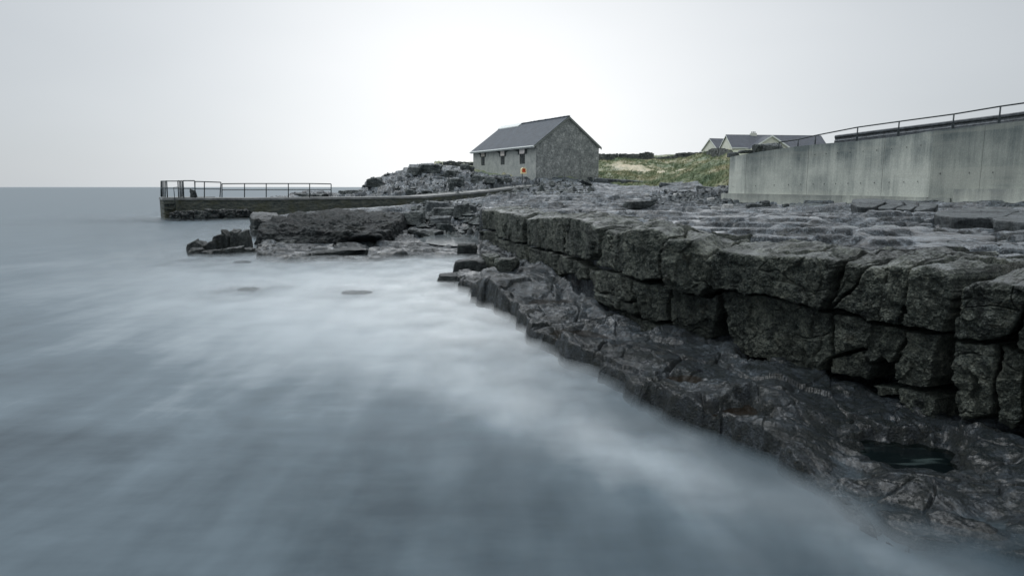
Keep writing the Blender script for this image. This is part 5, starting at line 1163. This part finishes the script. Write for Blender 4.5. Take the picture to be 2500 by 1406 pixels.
# overhead cables
# ------------------------------------------------------------------ turf clumps on the grass slope
def grass_patch():
    n = 26000; r = np.random.RandomState(5); V = []; Q = []
    a = r.uniform(AZ(1452, 420), AZ(1790, 420), n); Y = np.exp(r.uniform(math.log(46), math.log(122), n)); X = a*Y
    z, gr, sa, we, sdd, _p = shore(X, Y); ok = (gr > .6) & (z > 1.5) & ~((a > WA[1]) & (Y > np.interp(a, WA, WY))) & (sa < .5)
    X, Y, z = X[ok], Y[ok], z[ok]; m_ = len(X)
    base = np.stack([X, Y, z-.03], 1); ang = r.uniform(0, 2*np.pi, m_); h = r.uniform(.10, .34, m_)*(1+.6*fbm2(X*.3, Y*.3, 2, 7)); w = r.uniform(.03, .07, m_)
    dx, dy = np.cos(ang)*w, np.sin(ang)*w; lean = np.stack([r.uniform(.0, .25, m_), r.uniform(-.1, .1, m_), h], 1)
    vs = []; qs = []
    for k in range(4):
        an = ang+k*1.6; dx, dy = np.cos(an)*w, np.sin(an)*w; o_ = np.stack([np.cos(an*2)*.12, np.sin(an*3)*.12, 0*an], 1)
        b0 = base+o_; vs += [b0-np.stack([dx, dy, 0*dx], 1), b0+np.stack([dx, dy, 0*dx], 1), b0+lean*np.stack([1+0*h, 1+0*h, 1-.15*k+0*h], 1)]
    V = np.concatenate(vs); q = []
    for k in range(4): i0 = np.arange(m_)+k*3*m_; q.append(np.stack([i0, i0+m_, i0+2*m_], 1))
    me = raw_mesh('grass', V, np.concatenate(q), False)
    mt, t, b, out = newmat('grass_blades'); pos = geo_pos(t).outputs['Position']; gn = tex(t, 'noise', .35, pos, 6, .62).outputs['Fac']
    t.links.new(ramp(t, gn, [(.36, (.10, .145, .085)), (.5, (.16, .20, .115)), (.62, (.27, .265, .16))]), b.inputs['Base Color']); b.inputs['Roughness'].default_value = .8; b.inputs['Specular IOR Level'].default_value = .2  # blades take the same haze-paled greens
    me.materials.append(mt); o = link(bpy.data.objects.new('grass', me)); tag(o, 'rough green and straw-coloured grass on the slope beside the shed', 'grass', kind='stuff')
grass_patch()

# ------------------------------------------------------------------ loose gravel and rubble
def scatter(name, label, cat, n, boxes, size, mat, seed):
    r = np.random.RandomState(seed); V = []; Fq = []; oc = np.array([(1, 0, 0), (-1, 0, 0), (0, 1, 0), (0, -1, 0), (0, 0, 1), (0, 0, -1)], float)
    tri = np.array([(4, 0, 2), (4, 2, 1), (4, 1, 3), (4, 3, 0), (5, 2, 0), (5, 1, 2), (5, 3, 1), (5, 0, 3)])
    for k in range(n):
        x0, x1, y0, y1 = boxes[r.randint(len(boxes))]; a = AZ(r.uniform(x0, x1), 480); Y = math.exp(r.uniform(math.log(y0), math.log(y1)))
        V.append((a*Y, Y))
    V = np.array(V); z, gr, *_ = shore(V[:, 0], V[:, 1]); VV = []; FF = []; c = 0
    for (x, y), zz, g_ in zip(V, z, gr):
        if g_ > .5 or zz < .1: continue
        s_ = size*r.lognormal(0, .45)*np.array([r.uniform(.8, 1.4), r.uniform(.7, 1.2), r.uniform(.45, .9)]); p = (oc+r.normal(size=(6, 3))*.22)*s_
        an = r.uniform(0, 6.28); ca, sa = math.cos(an), math.sin(an); p = np.stack([p[:, 0]*ca-p[:, 1]*sa, p[:, 0]*sa+p[:, 1]*ca, p[:, 2]], 1)+np.array([x, y, zz+s_[2]*.3])
        VV.append(p); FF.append(tri+6*c); c += 1
    me = raw_mesh(name, np.concatenate(VV), np.concatenate(FF), False); me.materials.append(mat); tag(link(bpy.data.objects.new(name, me)), label, cat, kind='stuff')
scatter('gravel', 'grey gravel and small stones between the kerb slabs and the concrete wall', 'gravel', 2200, [(1590, 1775, 33, 50), (1640, 1775, 34, 44)], .07, M_SLAB, 401)
scatter('rubble', 'small broken rubble strewn over the headland and around the causeway', 'rubble', 1300, [(880, 1160, 60, 84), (1010, 1175, 30, 52), (1180, 1450, 48, 72)], .16, M_BLOCK, 402)
